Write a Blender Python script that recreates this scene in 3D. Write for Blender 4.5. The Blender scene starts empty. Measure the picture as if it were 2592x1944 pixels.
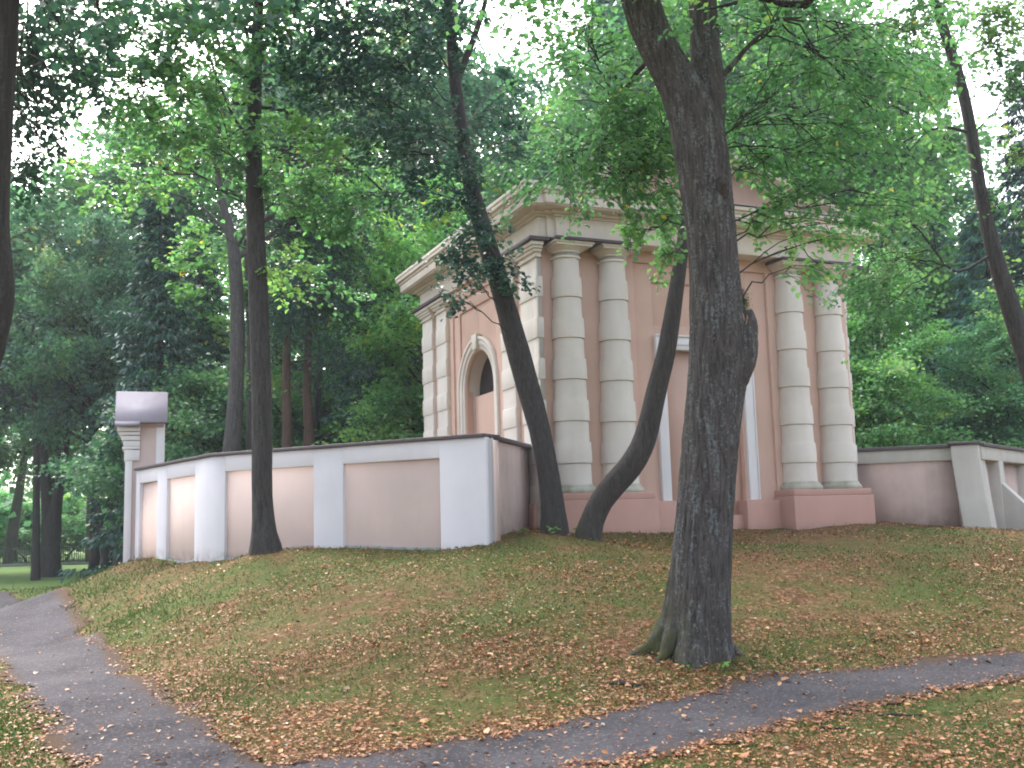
import bpy, bmesh, math, random
import numpy as np
from mathutils import Matrix, Vector

# ------------------------------------------------------------------ camera, sky, sun, exposure
SC = bpy.context.scene
COL = SC.collection
EYE = 1.6
R2 = np.array([0.99961067, 0.00369678, -0.02765569])
U2 = np.array([0.02790168, -0.1324414, 0.99079805])
FW = np.array([0.0, 0.99118394, 0.13249298])
FPX = 2594.0
cd = bpy.data.cameras.new('camera')
cam = bpy.data.objects.new('camera', cd); COL.objects.link(cam)
cam.matrix_world = Matrix(((R2[0], U2[0], -FW[0], 0), (R2[1], U2[1], -FW[1], 0), (R2[2], U2[2], -FW[2], EYE), (0, 0, 0, 1)))
cd.sensor_fit = 'HORIZONTAL'; cd.sensor_width = 36; cd.lens = FPX / 2592 * 36
cd.clip_start = 0.1; cd.clip_end = 2000
SC.camera = cam

SUN_EL, SUN_AZ = math.radians(50), math.radians(338)      # azimuth clockwise from +Y
W = bpy.data.worlds.new('World'); SC.world = W; W.use_nodes = True
wn = W.node_tree.nodes; wl = W.node_tree.links
bg = wn['Background']; bg.inputs['Strength'].default_value = 0.15
sky = wn.new('ShaderNodeTexSky'); sky.sky_type = 'NISHITA'; sky.sun_disc = False
sky.sun_elevation = SUN_EL; sky.sun_rotation = SUN_AZ
sky.air_density = 1.0; sky.dust_density = 6.0; sky.ozone_density = 1.0
hs = wn.new('ShaderNodeHueSaturation'); hs.inputs['Saturation'].default_value = 0.48; hs.inputs['Value'].default_value = 2.3
wl.new(sky.outputs[0], hs.inputs['Color']); wl.new(hs.outputs[0], bg.inputs['Color'])
sd = bpy.data.lights.new('sun', 'SUN'); sd.energy = 0.5; sd.angle = math.radians(60); sd.color = (1.0, 0.98, 0.98)
sun = bpy.data.objects.new('sun', sd); COL.objects.link(sun)
sv = Vector((math.sin(SUN_AZ) * math.cos(SUN_EL), math.cos(SUN_AZ) * math.cos(SUN_EL), math.sin(SUN_EL)))
sun.rotation_euler = sv.to_track_quat('Z', 'Y').to_euler(); sun.location = (0, -10, 30)
SC.view_settings.view_transform = 'Standard'; SC.view_settings.look = 'None'
SC.view_settings.exposure = 1.2; SC.view_settings.gamma = 1
SC.cycles.max_bounces = 8; SC.cycles.diffuse_bounces = 4; SC.cycles.transmission_bounces = 4; SC.cycles.glossy_bounces = 2
SC.cycles.filter_width = 1.9

rng = np.random.default_rng(7)
PI = math.pi

def ray(x, y):                                   # x, y on a 2212-wide view of the photograph
    k = 2592 / 2212
    return (x * k - 1296) / FPX * R2 - (y * k - 972) / FPX * U2 + FW
def at(x, y, Y):                                 # world point at distance Y along the view
    q = ray(x, y); P = q * (Y / q[1]); return np.array([P[0], P[1], P[2] + EYE])

# ------------------------------------------------------------------ mesh helpers
class MB:
    def __init__(s): s.V = []; s.F = []; s.n = 0; s.A = []
    def add(s, V, F, tint=None):
        V = np.asarray(V, float).reshape(-1, 3)
        s.V.append(V); s.F.append([np.asarray(f, int) + s.n for f in F] if isinstance(F, list) else np.asarray(F, int) + s.n)
        s.A.append(np.zeros(len(F)) if tint is None else np.broadcast_to(tint, (len(F),)))
        s.n += len(V); return s
    def box(s, x0, x1, y0, y1, z0, z1):
        V = [(x, y, z) for z in (z0, z1) for y in (y0, y1) for x in (x0, x1)]
        return s.add(V, [[0, 2, 3, 1], [4, 5, 7, 6], [0, 1, 5, 4], [2, 6, 7, 3], [0, 4, 6, 2], [1, 3, 7, 5]])
    def prism(s, poly, h0, h1, ax=(0, 1, 2)):    # 2-D polygon in axes ax[0], ax[1]; extruded along ax[2]
        n = len(poly); V = np.zeros((2 * n, 3))
        for k, h in enumerate((h0, h1)):
            V[k * n:(k + 1) * n, ax[0]] = [p[0] for p in poly]; V[k * n:(k + 1) * n, ax[1]] = [p[1] for p in poly]; V[k * n:(k + 1) * n, ax[2]] = h
        F = [list(range(n))[::-1], list(range(n, 2 * n))] + [[i, (i + 1) % n, n + (i + 1) % n, n + i] for i in range(n)]
        return s.add(V, F)
    def lathe(s, prof, cx, cy, n=40, a0=0, a1=2 * PI):
        full = abs(a1 - a0 - 2 * PI) < 1e-6; m = n if full else n + 1
        an = a0 + (a1 - a0) * np.arange(m) / n
        V = np.concatenate([np.stack([cx + r * np.cos(an), cy + r * np.sin(an), np.full(m, z)], -1) for r, z in prof])
        F = []
        for k in range(len(prof) - 1):
            for i in range(n if full else n):
                j = (i + 1) % m; F.append([k * m + i, k * m + j, (k + 1) * m + j, (k + 1) * m + i])
        if full: F.append(list(range(m))[::-1]); F.append([(len(prof) - 1) * m + i for i in range(m)])
        return s.add(V, F)
    def sweep(s, pts, rad, n=10, rough=0.0, flare=None, seed=0, ridge=0.0):
        P = np.asarray(pts, float); k = len(P); rad = np.broadcast_to(np.asarray(rad, float), (k,))
        T = np.gradient(P, axis=0); T /= np.linalg.norm(T, axis=1)[:, None] + 1e-9
        rf = np.array([1.0, 0, 0]) if abs(T[0][0]) < 0.8 else np.array([0, 1.0, 0])
        Vv = []; an = 2 * PI * np.arange(n) / n; r_ = np.random.default_rng(seed)
        ph = r_.uniform(0, 6.28, 8)
        for i in range(k):
            a = rf - T[i] * (rf @ T[i]); a /= np.linalg.norm(a) + 1e-9; b = np.cross(T[i], a); rf = a
            r = rad[i] * np.ones(n)
            if rough:
                q = i / max(1, k - 1) * 9
                r *= 1 + rough * (np.sin(2 * an + ph[0] + q * .7) * .5 + np.sin(3 * an + ph[1] - q * 1.1) * .4 + np.sin(5 * an + ph[2] + q) * .35 + r_.normal(0, .22, n))
            if ridge:
                w_ = an + .22 * np.sin(q * 1.3 + ph[5]) + .10 * np.sin(q * 4.1 + ph[6] + 2 * an)
                r *= 1 + ridge * (np.abs(np.sin(13 * w_ + .8 * np.sin(q * 3 + 3 * an))) * .8 + np.abs(np.sin(21 * w_ + 1.1 * np.sin(q * 5.3 + an))) * .5 - .75)
            if flare is not None and flare[i] > 0:
                r *= 1 + flare[i] * (0.55 + .45 * np.cos(5 * an + ph[3]) + .25 * np.cos(3 * an + ph[4]))
            Vv.append(P[i] + r[:, None] * (np.cos(an)[:, None] * a + np.sin(an)[:, None] * b))
        i0 = np.arange(k - 1)[:, None] * n; j = np.arange(n)[None, :]; j2 = (j + 1) % n
        F = np.stack([i0 + j, i0 + j2, i0 + n + j2, i0 + n + j], -1).reshape(-1, 4)
        s.add(np.concatenate(Vv), F)
        s.add(Vv[-1], [list(range(n))]); return s
    def build(s, name, mat, parent=None, smooth=False, bevel=0.0, attr=False, origin=None):
        V = np.concatenate(s.V) if s.V else np.zeros((0, 3))
        off = np.array(origin if origin is not None else (root_loc(parent) if parent is not None else (0, 0, 0)), float)
        V = V - off
        li = []; cnt = []
        for f in s.F:
            if isinstance(f, list):
                for q in f: li.append(q); cnt.append(np.array([len(q)]))
            else:
                li.append(f.ravel()); cnt.append(np.full(len(f), f.shape[1]))
        li = np.concatenate(li).astype(np.int32); cnt = np.concatenate(cnt).astype(np.int32)
        me = bpy.data.meshes.new(name)
        me.vertices.add(len(V)); me.vertices.foreach_set('co', V.astype(np.float32).ravel())
        me.loops.add(len(li)); me.loops.foreach_set('vertex_index', li)
        me.polygons.add(len(cnt)); st = np.concatenate([[0], np.cumsum(cnt)[:-1]]).astype(np.int32)
        me.polygons.foreach_set('loop_start', st); me.polygons.foreach_set('loop_total', cnt)
        if smooth: me.polygons.foreach_set('use_smooth', np.ones(len(cnt), bool))
        if attr:
            a = me.attributes.new('tint', 'FLOAT', 'FACE'); a.data.foreach_set('value', np.concatenate(s.A).astype(np.float32))
        me.update(calc_edges=True); me.validate()
        o = bpy.data.objects.new(name, me); COL.objects.link(o)
        me.materials.append(mat)
        if parent is not None: o.parent = parent
        else: o.location = off
        if bevel:
            b = o.modifiers.new('bevel', 'BEVEL'); b.width = bevel; b.segments = 2; b.limit_method = 'ANGLE'; b.angle_limit = math.radians(40)
        return o

def root_loc(o):
    return np.array(o['base'][:]) if 'base' in o else root_loc(o.parent) if o.parent else np.array(o.location)
def tag(o, label=None, cat=None, group=None, kind=None):
    if label: o['label'] = label
    if cat: o['category'] = cat
    if group: o['group'] = group
    if kind: o['kind'] = kind
    return o
def thing(name, label, cat, loc, rotz=0, group=None, local=False):
    o = bpy.data.objects.new(name, None); COL.objects.link(o); o.location = loc; o.rotation_euler = (0, 0, rotz)
    o['base'] = (0.0, 0.0, 0.0) if local else tuple(float(v) for v in loc)
    o.empty_display_size = .3
    return tag(o, label, cat, group)

# ------------------------------------------------------------------ materials
def newmat(name):
    m = bpy.data.materials.new(name); m.use_nodes = True; nt = m.node_tree
    return m, nt.nodes, nt.links, nt.nodes['Principled BSDF']
def noise(N, L, scale, detail=4, rough=.55, vec=None, dist=0.0):
    t = N.new('ShaderNodeTexNoise'); t.inputs['Scale'].default_value = scale; t.inputs['Detail'].default_value = detail
    t.inputs['Roughness'].default_value = rough; t.inputs['Distortion'].default_value = dist
    if vec is not None: L.new(vec, t.inputs['Vector'])
    return t.outputs[0]
def ramp(N, L, fac, stops, interp='LINEAR'):
    r = N.new('ShaderNodeValToRGB'); r.color_ramp.interpolation = interp
    e = r.color_ramp.elements
    while len(e) < len(stops): e.new(0.5)
    for k, (p, c) in enumerate(stops):
        e[k].position = p; e[k].color = (c, c, c, 1) if isinstance(c, (int, float)) else (*c, 1)
    L.new(fac, r.inputs[0]); return r.outputs[0]
def mixc(N, L, fac, a, b, mode='MIX'):
    m = N.new('ShaderNodeMix'); m.data_type = 'RGBA'; m.blend_type = mode
    for i, v in ((0, fac), (6, a), (7, b)):
        if isinstance(v, (int, float)): m.inputs[i].default_value = v
        elif isinstance(v, tuple): m.inputs[i].default_value = (*v, 1)
        else: L.new(v, m.inputs[i])
    return m.outputs[2]
def coords(N, L, kind='Object', scale=(1, 1, 1)):
    t = N.new('ShaderNodeTexCoord'); mp = N.new('ShaderNodeMapping'); mp.inputs['Scale'].default_value = scale
    L.new(t.outputs[kind], mp.inputs['Vector']); return mp.outputs[0]
def bump(N, L, b, h, strength, dist=.02):
    n = N.new('ShaderNodeBump'); n.inputs['Strength'].default_value = strength; n.inputs['Distance'].default_value = dist
    L.new(h, n.inputs['Height']); L.new(n.outputs[0], b.inputs['Normal'])

def plaster(name, col, dirt=.25, dirtcol=(.25, .2, .17), low=None):
    m, N, L, b = newmat(name); v = coords(N, L)
    streak = noise(N, L, 1.0, 5, .6, coords(N, L, scale=(5, 5, .7)))
    blot = noise(N, L, 2.3, 6, .62, v)
    f = ramp(N, L, mixc(N, L, .5, streak, blot), [(.42, 0.0), (.72, 1.0)])
    c = mixc(N, L, ramp(N, L, noise(N, L, .9, 3, .5, v), [(.3, 0.0), (.7, 1.0)]), tuple(x * .93 for x in col), tuple(min(.9, x * 1.05) for x in col))
    sc = N.new('ShaderNodeMath'); sc.operation = 'MULTIPLY'; sc.inputs[1].default_value = dirt; L.new(f, sc.inputs[0])
    c = mixc(N, L, sc.outputs[0], c, dirtcol)
    if low is not None:                                  # soil splashed and damp along the foot of the wall: (height of foot, reach)
        s = N.new('ShaderNodeSeparateXYZ'); L.new(v, s.inputs[0])
        mr = N.new('ShaderNodeMapRange'); mr.inputs[1].default_value = low[0]; mr.inputs[2].default_value = low[0] + low[1]; mr.inputs[3].default_value = .75; mr.inputs[4].default_value = 0
        L.new(s.outputs[2], mr.inputs[0])
        mu = N.new('ShaderNodeMath'); mu.operation = 'MULTIPLY'; L.new(mr.outputs[0], mu.inputs[0]); L.new(ramp(N, L, noise(N, L, 5, 5, .7, v), [(.35, 0.0), (.65, 1.0)]), mu.inputs[1])
        c = mixc(N, L, mu.outputs[0], c, (.16, .14, .11))
    L.new(c, b.inputs['Base Color']); b.inputs['Roughness'].default_value = .88
    bump(N, L, b, mixc(N, L, .5, noise(N, L, 60, 4, .6, v), noise(N, L, 6, 4, .5, v)), .25, .008)
    return m
M = {}
M['pink_gate'] = plaster('gate_pink_plaster', (.60, .48, .455), .2, (.46, .37, .34))
M['white'] = plaster('white_plaster', (.72, .71, .74), .14, (.42, .40, .38))
M['white_wall'] = plaster('white_wall_plaster', (.68, .665, .71), .16, (.45, .43, .42), (.42, .28))
M['column'] = plaster('column_plaster', (.68, .635, .59), .22, (.36, .32, .28))
M['pink'] = plaster('pink_plaster', (.60, .41, .34), .24, (.36, .24, .20))
M['pink_pale'] = plaster('pale_pink_plaster', (.61, .475, .43), .24, (.46, .37, .34), (.42, .22))
M['pink_stain'] = plaster('stained_pink_plaster', (.52, .40, .37), .55, (.27, .22, .20), (.30, .55))
M['pink_soil_shade'] = plaster('soil_shade_pink_plaster', (.50, .375, .34), .55, (.28, .23, .20), (.0, .45))  # soil at the foot; darker pink also stands for shade in the receding panels
M['plinth'] = plaster('plinth_plaster', (.48, .28, .235), .32, (.30, .20, .17), (.12, .28))
M['mossy'] = plaster('mossy_stone', (.44, .42, .36), .95, (.15, .16, .10))
M['grey_wall'] = plaster('grey_plaster', (.50, .48, .45), .45, (.28, .27, .23))
M['band'] = plaster('cornice_plaster', (.65, .59, .53), .28, (.36, .31, .27))

def simple(name, col, rough=.5, metal=0.0, var=.25, sc=8):
    m, N, L, b = newmat(name); v = coords(N, L)
    c = mixc(N, L, noise(N, L, sc, 5, .6, v), tuple(x * (1 - var) for x in col), tuple(min(1, x * (1 + var)) for x in col))
    L.new(c, b.inputs['Base Color']); b.inputs['Roughness'].default_value = rough; b.inputs['Metallic'].default_value = metal
    bump(N, L, b, noise(N, L, sc * 4, 3, .6, v), .1, .01)
    return m
M['sheet'] = simple('dark_sheet_metal', (.085, .068, .078), .6)
M['roof_grey'] = simple('grey_sheet_metal', (.24, .22, .26), .8, 0, .1)
M['glass'] = simple('dark_window', (.012, .011, .016), .35)
M['iron'] = simple('fence_iron', (.03, .05, .045), .5)
M['foot'] = simple('grey_footing', (.22, .23, .24), .9)
M['post'] = simple('grey_post', (.30, .31, .33), .9)

def bark(name, dark, light, lichen=(.34, .40, .40), lf=.5, zs=1.0, moss=0.0, scale=1.0):
    m, N, L, b = newmat(name)
    v = coords(N, L, scale=(20 * scale, 20 * scale, 2.2 * scale * zs)); v1 = coords(N, L)
    n1 = noise(N, L, 1.6, 8, .68, v, .8)
    c = mixc(N, L, ramp(N, L, n1, [(.34, 0.0), (.66, 1.0)]), dark, light)
    patch = ramp(N, L, mixc(N, L, .45, noise(N, L, 3.0, 6, .7, coords(N, L, scale=(4.5, 4.5, .7))), noise(N, L, 34, 4, .6, v1)), [(.52, 0.0), (.60, 1.0)])
    mu = N.new('ShaderNodeMath'); mu.operation = 'MULTIPLY'; mu.inputs[1].default_value = lf; L.new(patch, mu.inputs[0])
    c = mixc(N, L, mu.outputs[0], c, lichen)
    if moss:
        s = N.new('ShaderNodeSeparateXYZ'); L.new(v1, s.inputs[0])
        mr = N.new('ShaderNodeMapRange'); mr.inputs[1].default_value = -.1; mr.inputs[2].default_value = moss; mr.inputs[3].default_value = 1; mr.inputs[4].default_value = 0
        L.new(s.outputs[2], mr.inputs[0])
        side = N.new('ShaderNodeMapRange'); side.inputs[1].default_value = -.02; side.inputs[2].default_value = -.32; L.new(s.outputs[0], side.inputs[0])
        q = N.new('ShaderNodeMath'); q.operation = 'MULTIPLY'; L.new(mr.outputs[0], q.inputs[0]); L.new(side.outputs[0], q.inputs[1])
        q2 = N.new('ShaderNodeMath'); q2.operation = 'MULTIPLY'; L.new(q.outputs[0], q2.inputs[0]); L.new(ramp(N, L, noise(N, L, 9, 4, .6, v1), [(.35, 0.0), (.5, 1.0)]), q2.inputs[1])
        c = mixc(N, L, q2.outputs[0], c, (.045, .055, .010))
    L.new(c, b.inputs['Base Color']); b.inputs['Roughness'].default_value = .92
    bump(N, L, b, n1, .9, .03)
    return m
M['bark_big'] = bark('rough_linden_bark', (.013, .011, .0105), (.095, .082, .076), (.20, .235, .24), .5, 1.0, .9)
M['bark'] = bark('dark_bark', (.016, .014, .014), (.068, .061, .058), (.11, .12, .12), .3)
M['bark_smooth'] = bark('grey_bark', (.018, .016, .016), (.070, .062, .060), (.10, .11, .105), .25, 1.0, 0, 1.6)
M['bark_moss'] = bark('mossy_bark', (.016, .014, .013), (.066, .055, .051), (.10, .11, .10), .25, 1.0, 1.2)
M['bark_dark'] = bark('blackish_bark', (.012, .011, .010), (.045, .038, .034), (.10, .11, .10), .25)  # darkest of the bark tones
M['bark_pine'] = bark('pine_bark', (.06, .040, .032), (.16, .105, .082), (.2, .16, .14), .2, .8)
M['bark_grey'] = bark('pale_grey_bark', (.035, .032, .032), (.10, .094, .092), (.16, .175, .165), .4)
M['wood'] = simple('broken_wood', (.30, .20, .12), .9, 0, .5, 30)

def leafmat(name, stops, trans=.42, gloss=.25, tcol=(1.15, 1.4, .95), boost=1.85):
    m, N, L, b = newmat(name)
    a = N.new('ShaderNodeAttribute'); a.attribute_name = 'tint'
    c = ramp(N, L, a.outputs['Fac'], [(p_, tuple(min(.6, k * boost) for k in c_)) for p_, c_ in stops])
    oi = N.new('ShaderNodeObjectInfo'); c = mixc(N, L, 1.0, c, oi.outputs['Color'], 'MULTIPLY')
    L.new(c, b.inputs['Base Color']); b.inputs['Roughness'].default_value = .42; b.inputs['Specular IOR Level'].default_value = gloss
    t = N.new('ShaderNodeBsdfTranslucent'); L.new(mixc(N, L, 1.0, c, tcol, 'MULTIPLY'), t.inputs['Color'])
    ms = N.new('ShaderNodeMixShader'); ms.inputs[0].default_value = trans
    L.new(b.outputs[0], ms.inputs[1]); L.new(t.outputs[0], ms.inputs[2]); L.new(ms.outputs[0], N['Material Output'].inputs['Surface'])
    return m
M['leaf'] = leafmat('broad_leaves', [(0, (.022, .052, .036)), (.45, (.048, .106, .064)), (.8, (.088, .162, .072)), (.97, (.13, .18, .07)), (1, (.28, .20, .05))])
M['leaf_dark'] = leafmat('dark_linden_leaves', [(0, (.014, .034, .032)), (.5, (.028, .064, .054)), (.9, (.05, .10, .062)), (1, (.13, .14, .06))], .30)
M['needle'] = leafmat('conifer_needles', [(0, (.014, .036, .030)), (.5, (.028, .066, .052)), (1, (.06, .11, .08))], .15, .15, (1.2, 1.3, .9))
M['litter'] = leafmat('fallen_leaves', [(0, (.09, .05, .03)), (.3, (.26, .105, .050)), (.55, (.43, .19, .09)), (.78, (.60, .35, .20)), (.88, (.58, .33, .08)), (.95, (.70, .60, .50)), (1, (.32, .40, .33))], .1, .2, (1, .9, .7), 1.0)
M['grass'] = leafmat('grass_blades', [(0, (.035, .070, .018)), (.5, (.062, .105, .026)), (1, (.13, .15, .045))], .3, .2, boost=1.0)
M['sprig'] = leafmat('seedling_leaves', [(0, (.05, .13, .03)), (1, (.12, .25, .05))], .3)

def groundmat():
    m, N, L, b = newmat('leafy_turf'); v = coords(N, L)
    big = noise(N, L, .42, 5, .62, v); mid = noise(N, L, 2.4, 5, .65, v); fine = noise(N, L, 26, 5, .7, v)
    vor = N.new('ShaderNodeTexVoronoi'); vor.inputs['Scale'].default_value = 22; L.new(v, vor.inputs['Vector'])
    grass = ramp(N, L, fine, [(.3, (.030, .046, .014)), (.55, (.085, .105, .024)), (.75, (.15, .165, .045))])
    soil = ramp(N, L, fine, [(.3, (.036, .021, .014)), (.5, (.125, .058, .027)), (.7, (.25, .12, .058))])
    sp = mixc(N, L, ramp(N, L, vor.outputs['Color'], [(.62, 0.0), (.7, .75)]), soil, (.30, .165, .095))
    f = ramp(N, L, mixc(N, L, .42, big, mid), [(.40, 0.0), (.58, 1.0)])
    c = mixc(N, L, f, sp, grass)
    s = N.new('ShaderNodeSeparateXYZ'); L.new(v, s.inputs[0])          # the lawn beyond the bank is plain mown grass
    mr = N.new('ShaderNodeMapRange'); mr.inputs[1].default_value = 24; mr.inputs[2].default_value = 34; L.new(s.outputs[1], mr.inputs[0])
    lw = N.new('ShaderNodeMapRange'); lw.inputs[1].default_value = -7; lw.inputs[2].default_value = -10; L.new(s.outputs[0], lw.inputs[0])
    mm = N.new('ShaderNodeMath'); mm.operation = 'MULTIPLY'; L.new(mr.outputs[0], mm.inputs[0]); L.new(lw.outputs[0], mm.inputs[1])
    c = mixc(N, L, mm.outputs[0], c, mixc(N, L, mid, (.11, .19, .05), (.17, .27, .08)))
    L.new(c, b.inputs['Base Color']); b.inputs['Roughness'].default_value = .95; b.inputs['Specular IOR Level'].default_value = .15
    bump(N, L, b, fine, .8, .03); return m
def pathmat():
    m, N, L, b = newmat('trodden_earth'); v = coords(N, L)
    fine = noise(N, L, 70, 5, .7, v); mid = noise(N, L, 1.1, 5, .6, v)
    c = mixc(N, L, ramp(N, L, mid, [(.35, 0.0), (.65, 1.0)]), (.050, .047, .055), (.100, .092, .102))
    vor = N.new('ShaderNodeTexVoronoi'); vor.inputs['Scale'].default_value = 55; L.new(v, vor.inputs['Vector'])
    c = mixc(N, L, ramp(N, L, vor.outputs['Color'], [(.72, 0.0), (.78, .7)]), c, (.19, .17, .165))        # grit
    c = mixc(N, L, ramp(N, L, fine, [(.3, .55), (.7, 0.0)]), c, (.032, .030, .034))
    a = N.new('ShaderNodeAttribute'); a.attribute_name = 'tint'
    e = N.new('ShaderNodeMath'); e.operation = 'ADD'; L.new(a.outputs['Fac'], e.inputs[0]); L.new(noise(N, L, 7, 6, .75, v), e.inputs[1])
    soil = ramp(N, L, fine, [(.3, (.030, .020, .014)), (.5, (.085, .052, .032)), (.7, (.14, .095, .055))])
    c = mixc(N, L, ramp(N, L, e.outputs[0], [(.55, 0.0), (.95, 1.0)]), soil, c)
    L.new(c, b.inputs['Base Color']); b.inputs['Roughness'].default_value = .95; b.inputs['Specular IOR Level'].default_value = .12
    bump(N, L, b, mixc(N, L, .4, fine, noise(N, L, 9, 4, .6, v)), .6, .02); return m
M['ground'] = groundmat(); M['path'] = pathmat()

# ------------------------------------------------------------------ ground: a low mound round the chapel
CP = [(1.2, 17.2, 1.26), (3.2, 18.4, 1.26), (5.5, 19.6, 1.28), (0.1, 17.3, 1.40), (.39, 18.4, 1.50), (-.48, 15.83, 1.25), (-1.19, 16.1, 1.18), (-3.15, 17.2, 1.21),
      (-4.0, 16.3, 1.2), (-5.6, 18.4, .99), (-6.9, 20.2, .95), (-8.35, 22.2, .95), (.59, 16.6, 1.36), (1.14, 16.4, 1.27), (7.27, 21.2, 1.39), (8.88, 20.1, 1.19), (10.1, 21.5, 1.15),
      (-10.2, 22.6, .02), (-6.65, 15.8, .02), (-4.64, 12.18, .02), (-3.25, 9.68, .02), (-2.19, 7.75, .02), (-6.9, 14, 0), (-5.1, 11, 0), (-4, 9.1, 0), (-3, 7.3, 0), (-13.7, 27.5, 0),
      (-1.7, 7.4, 0), (-.7, 7.56, .01), (.55, 8.2, .05), (1.4, 9.24, .07), (3.2, 10.1, .09), (5.2, 10.8, .12), (.57, 6.9, .02), (1.3, 7.4, .04), (2.4, 8.35, .05), (4.5, 9.45, .08),
      (1.6, 10.35, .29), (1.05, 10.3, .27), (2.2, 10.5, .29), (0, 12, .62), (-3, 13.5, .55), (3, 13, .72), (-1, 10, .28), (6, 14, .78), (9, 17, 1.0),
      (3, 24, 1.2), (0, 30, .8), (-4, 24, .9), (-6, 26, .6), (9, 28, .9), (0, 45, .3), (-12, 40, 0), (-16, 34, 0), (-25, 42, 0), (-20, 20, 0), (-12, 14, .05), (0, 0, 0), (-8, 4, .05), (6, 3, .05), (9, 8, .12), (14, 12, .3), (20, 20, .5),
      (20, 40, .3), (-40, 60, -.1), (40, 60, 0), (0, 80, 0), (-60, 20, 0), (60, 20, 0), (0, -40, 0), (-40, -20, 0), (40, -20, 0), (-30, 90, 0), (30, 90, 0)]
CPa = np.array(CP, float)
def _phi(r2): return np.where(r2 > 1e-9, .5 * r2 * np.log(np.maximum(r2, 1e-9)), 0)
_n = len(CPa); _A = np.zeros((_n + 3, _n + 3))
_A[:_n, :_n] = _phi(((CPa[:, None, :2] - CPa[None, :, :2]) ** 2).sum(-1)) + np.eye(_n) * .03
_A[:_n, _n] = 1; _A[:_n, _n + 1:] = CPa[:, :2]; _A[_n:, :_n] = _A[:_n, _n:].T
_w = np.linalg.solve(_A, np.concatenate([CPa[:, 2], [0, 0, 0]]))
def gh(x, y):
    x = np.asarray(x, float); y = np.asarray(y, float); sh = x.shape; X = np.stack([x.ravel(), y.ravel()], -1); out = np.zeros(len(X))
    for i in range(0, len(X), 20000):
        Q = X[i:i + 20000]
        out[i:i + 20000] = _phi(((Q[:, None] - CPa[None, :, :2]) ** 2).sum(-1)) @ _w[:_n] + _w[_n] + Q @ _w[_n + 1:]
    d = np.hypot(X[:, 0], X[:, 1] - 25); k = np.clip((d - 55) / 25, 0, 1)
    out = np.clip(out, -.3, 1.75) * (1 - k)
    out += .035 * np.sin(X[:, 0] * 1.9 + 1.3 * np.sin(X[:, 1] * .8)) * np.sin(X[:, 1] * 1.6 + X[:, 0] * .5) * np.clip((out - .1) * 3, 0, 1)
    return out.reshape(sh)
def g1(x, y): return float(gh(np.array([x]), np.array([y]))[0])

def axis_(lo, hi, d, far, m):
    a = np.arange(lo, hi + 1e-6, d); t = np.linspace(0, 1, m + 1)[1:] ** 2.2
    return np.concatenate([(lo - t * far)[::-1], a, hi + t * far])
gx = axis_(-15, 15, .15, 600, 24); gy = axis_(3, 30, .15, 700, 26)
X, Y = np.meshgrid(gx, gy); Z = gh(X, Y)
Z += np.where((np.abs(X) < 15) & (Y > 3) & (Y < 30), rng.normal(0, .006, X.shape), 0)
nx, ny = len(gx), len(gy)
ii = (np.arange(ny - 1)[:, None] * nx + np.arange(nx - 1)[None, :]).ravel()
gm = MB().add(np.stack([X, Y, Z], -1).reshape(-1, 3), np.stack([ii, ii + 1, ii + nx + 1, ii + nx], -1))
tag(gm.build('ground', M['ground'], smooth=True), kind='structure')

# worn earth paths: centre lines with half-widths
PATHS = [([(-24, 36), (-14.6, 28.0), (-11.1, 22.6), (-8.25, 17.6), (-6.28, 14.0), (-4.6, 11.0), (-3.48, 9.1), (-2.5, 7.4), (-1.7, 6.0), (-1.2, 4)], [1.0, .92, .80, .72, .68, .62, .60, .62, .7, .9]),
         ([(-2.2, 6.4), (-.7, 6.95), (.56, 7.55), (1.35, 8.25), (2.4, 9.05), (3.2, 9.5), (4.8, 10.15), (8, 11.4), (16, 14)], [.7, .68, .66, .72, .68, .64, .58, .62, .75])]
def path_d(x, y):                                  # < 0 on a path
    best = np.full(np.shape(x), 9.0)
    for pts, hw in PATHS:
        for k in range(len(pts) - 1):
            a = np.array(pts[k]); b = np.array(pts[k + 1]); ab = b - a
            t = np.clip(((x - a[0]) * ab[0] + (y - a[1]) * ab[1]) / (ab @ ab), 0, 1)
            d = np.hypot(x - a[0] - t * ab[0], y - a[1] - t * ab[1]) - (hw[k] + (hw[k + 1] - hw[k]) * t)
            best = np.minimum(best, d)
    return best
def wob(x, y): return .06 * np.sin(2.3 * x + 1.7 * np.sin(1.9 * y)) + .05 * np.sin(5.1 * y + 2 * np.sin(3.3 * x)) + .05 * np.sin(11 * x + 7 * y)
px_ = np.arange(-24, 16, .07); py_ = np.arange(4, 36, .07)
PX, PY = np.meshgrid(px_, py_); pd_ = path_d(PX, PY) + wob(PX, PY) + rng.normal(0, .035, PX.shape)
nx = len(px_); cell = (pd_[:-1, :-1] < 0) & (pd_[1:, 1:] < .05)
r_, c_ = np.nonzero(cell); i0 = r_ * nx + c_
quad = np.stack([i0, i0 + 1, i0 + nx + 1, i0 + nx], -1); used, inv = np.unique(quad, return_inverse=True)
vx, vy = PX.ravel()[used], PY.ravel()[used]
edge = np.clip(-(path_d(vx, vy)) / .35, 0, 1)
qv = inv.reshape(-1, 4)
pm = MB().add(np.stack([vx, vy, gh(vx, vy) + .012 + .004 * edge], -1), qv, (np.clip(-path_d(vx, vy) / .38, 0, 1) * .75)[qv].mean(1))
tag(pm.build('path', M['path'], smooth=True, attr=True), kind='structure')

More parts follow.
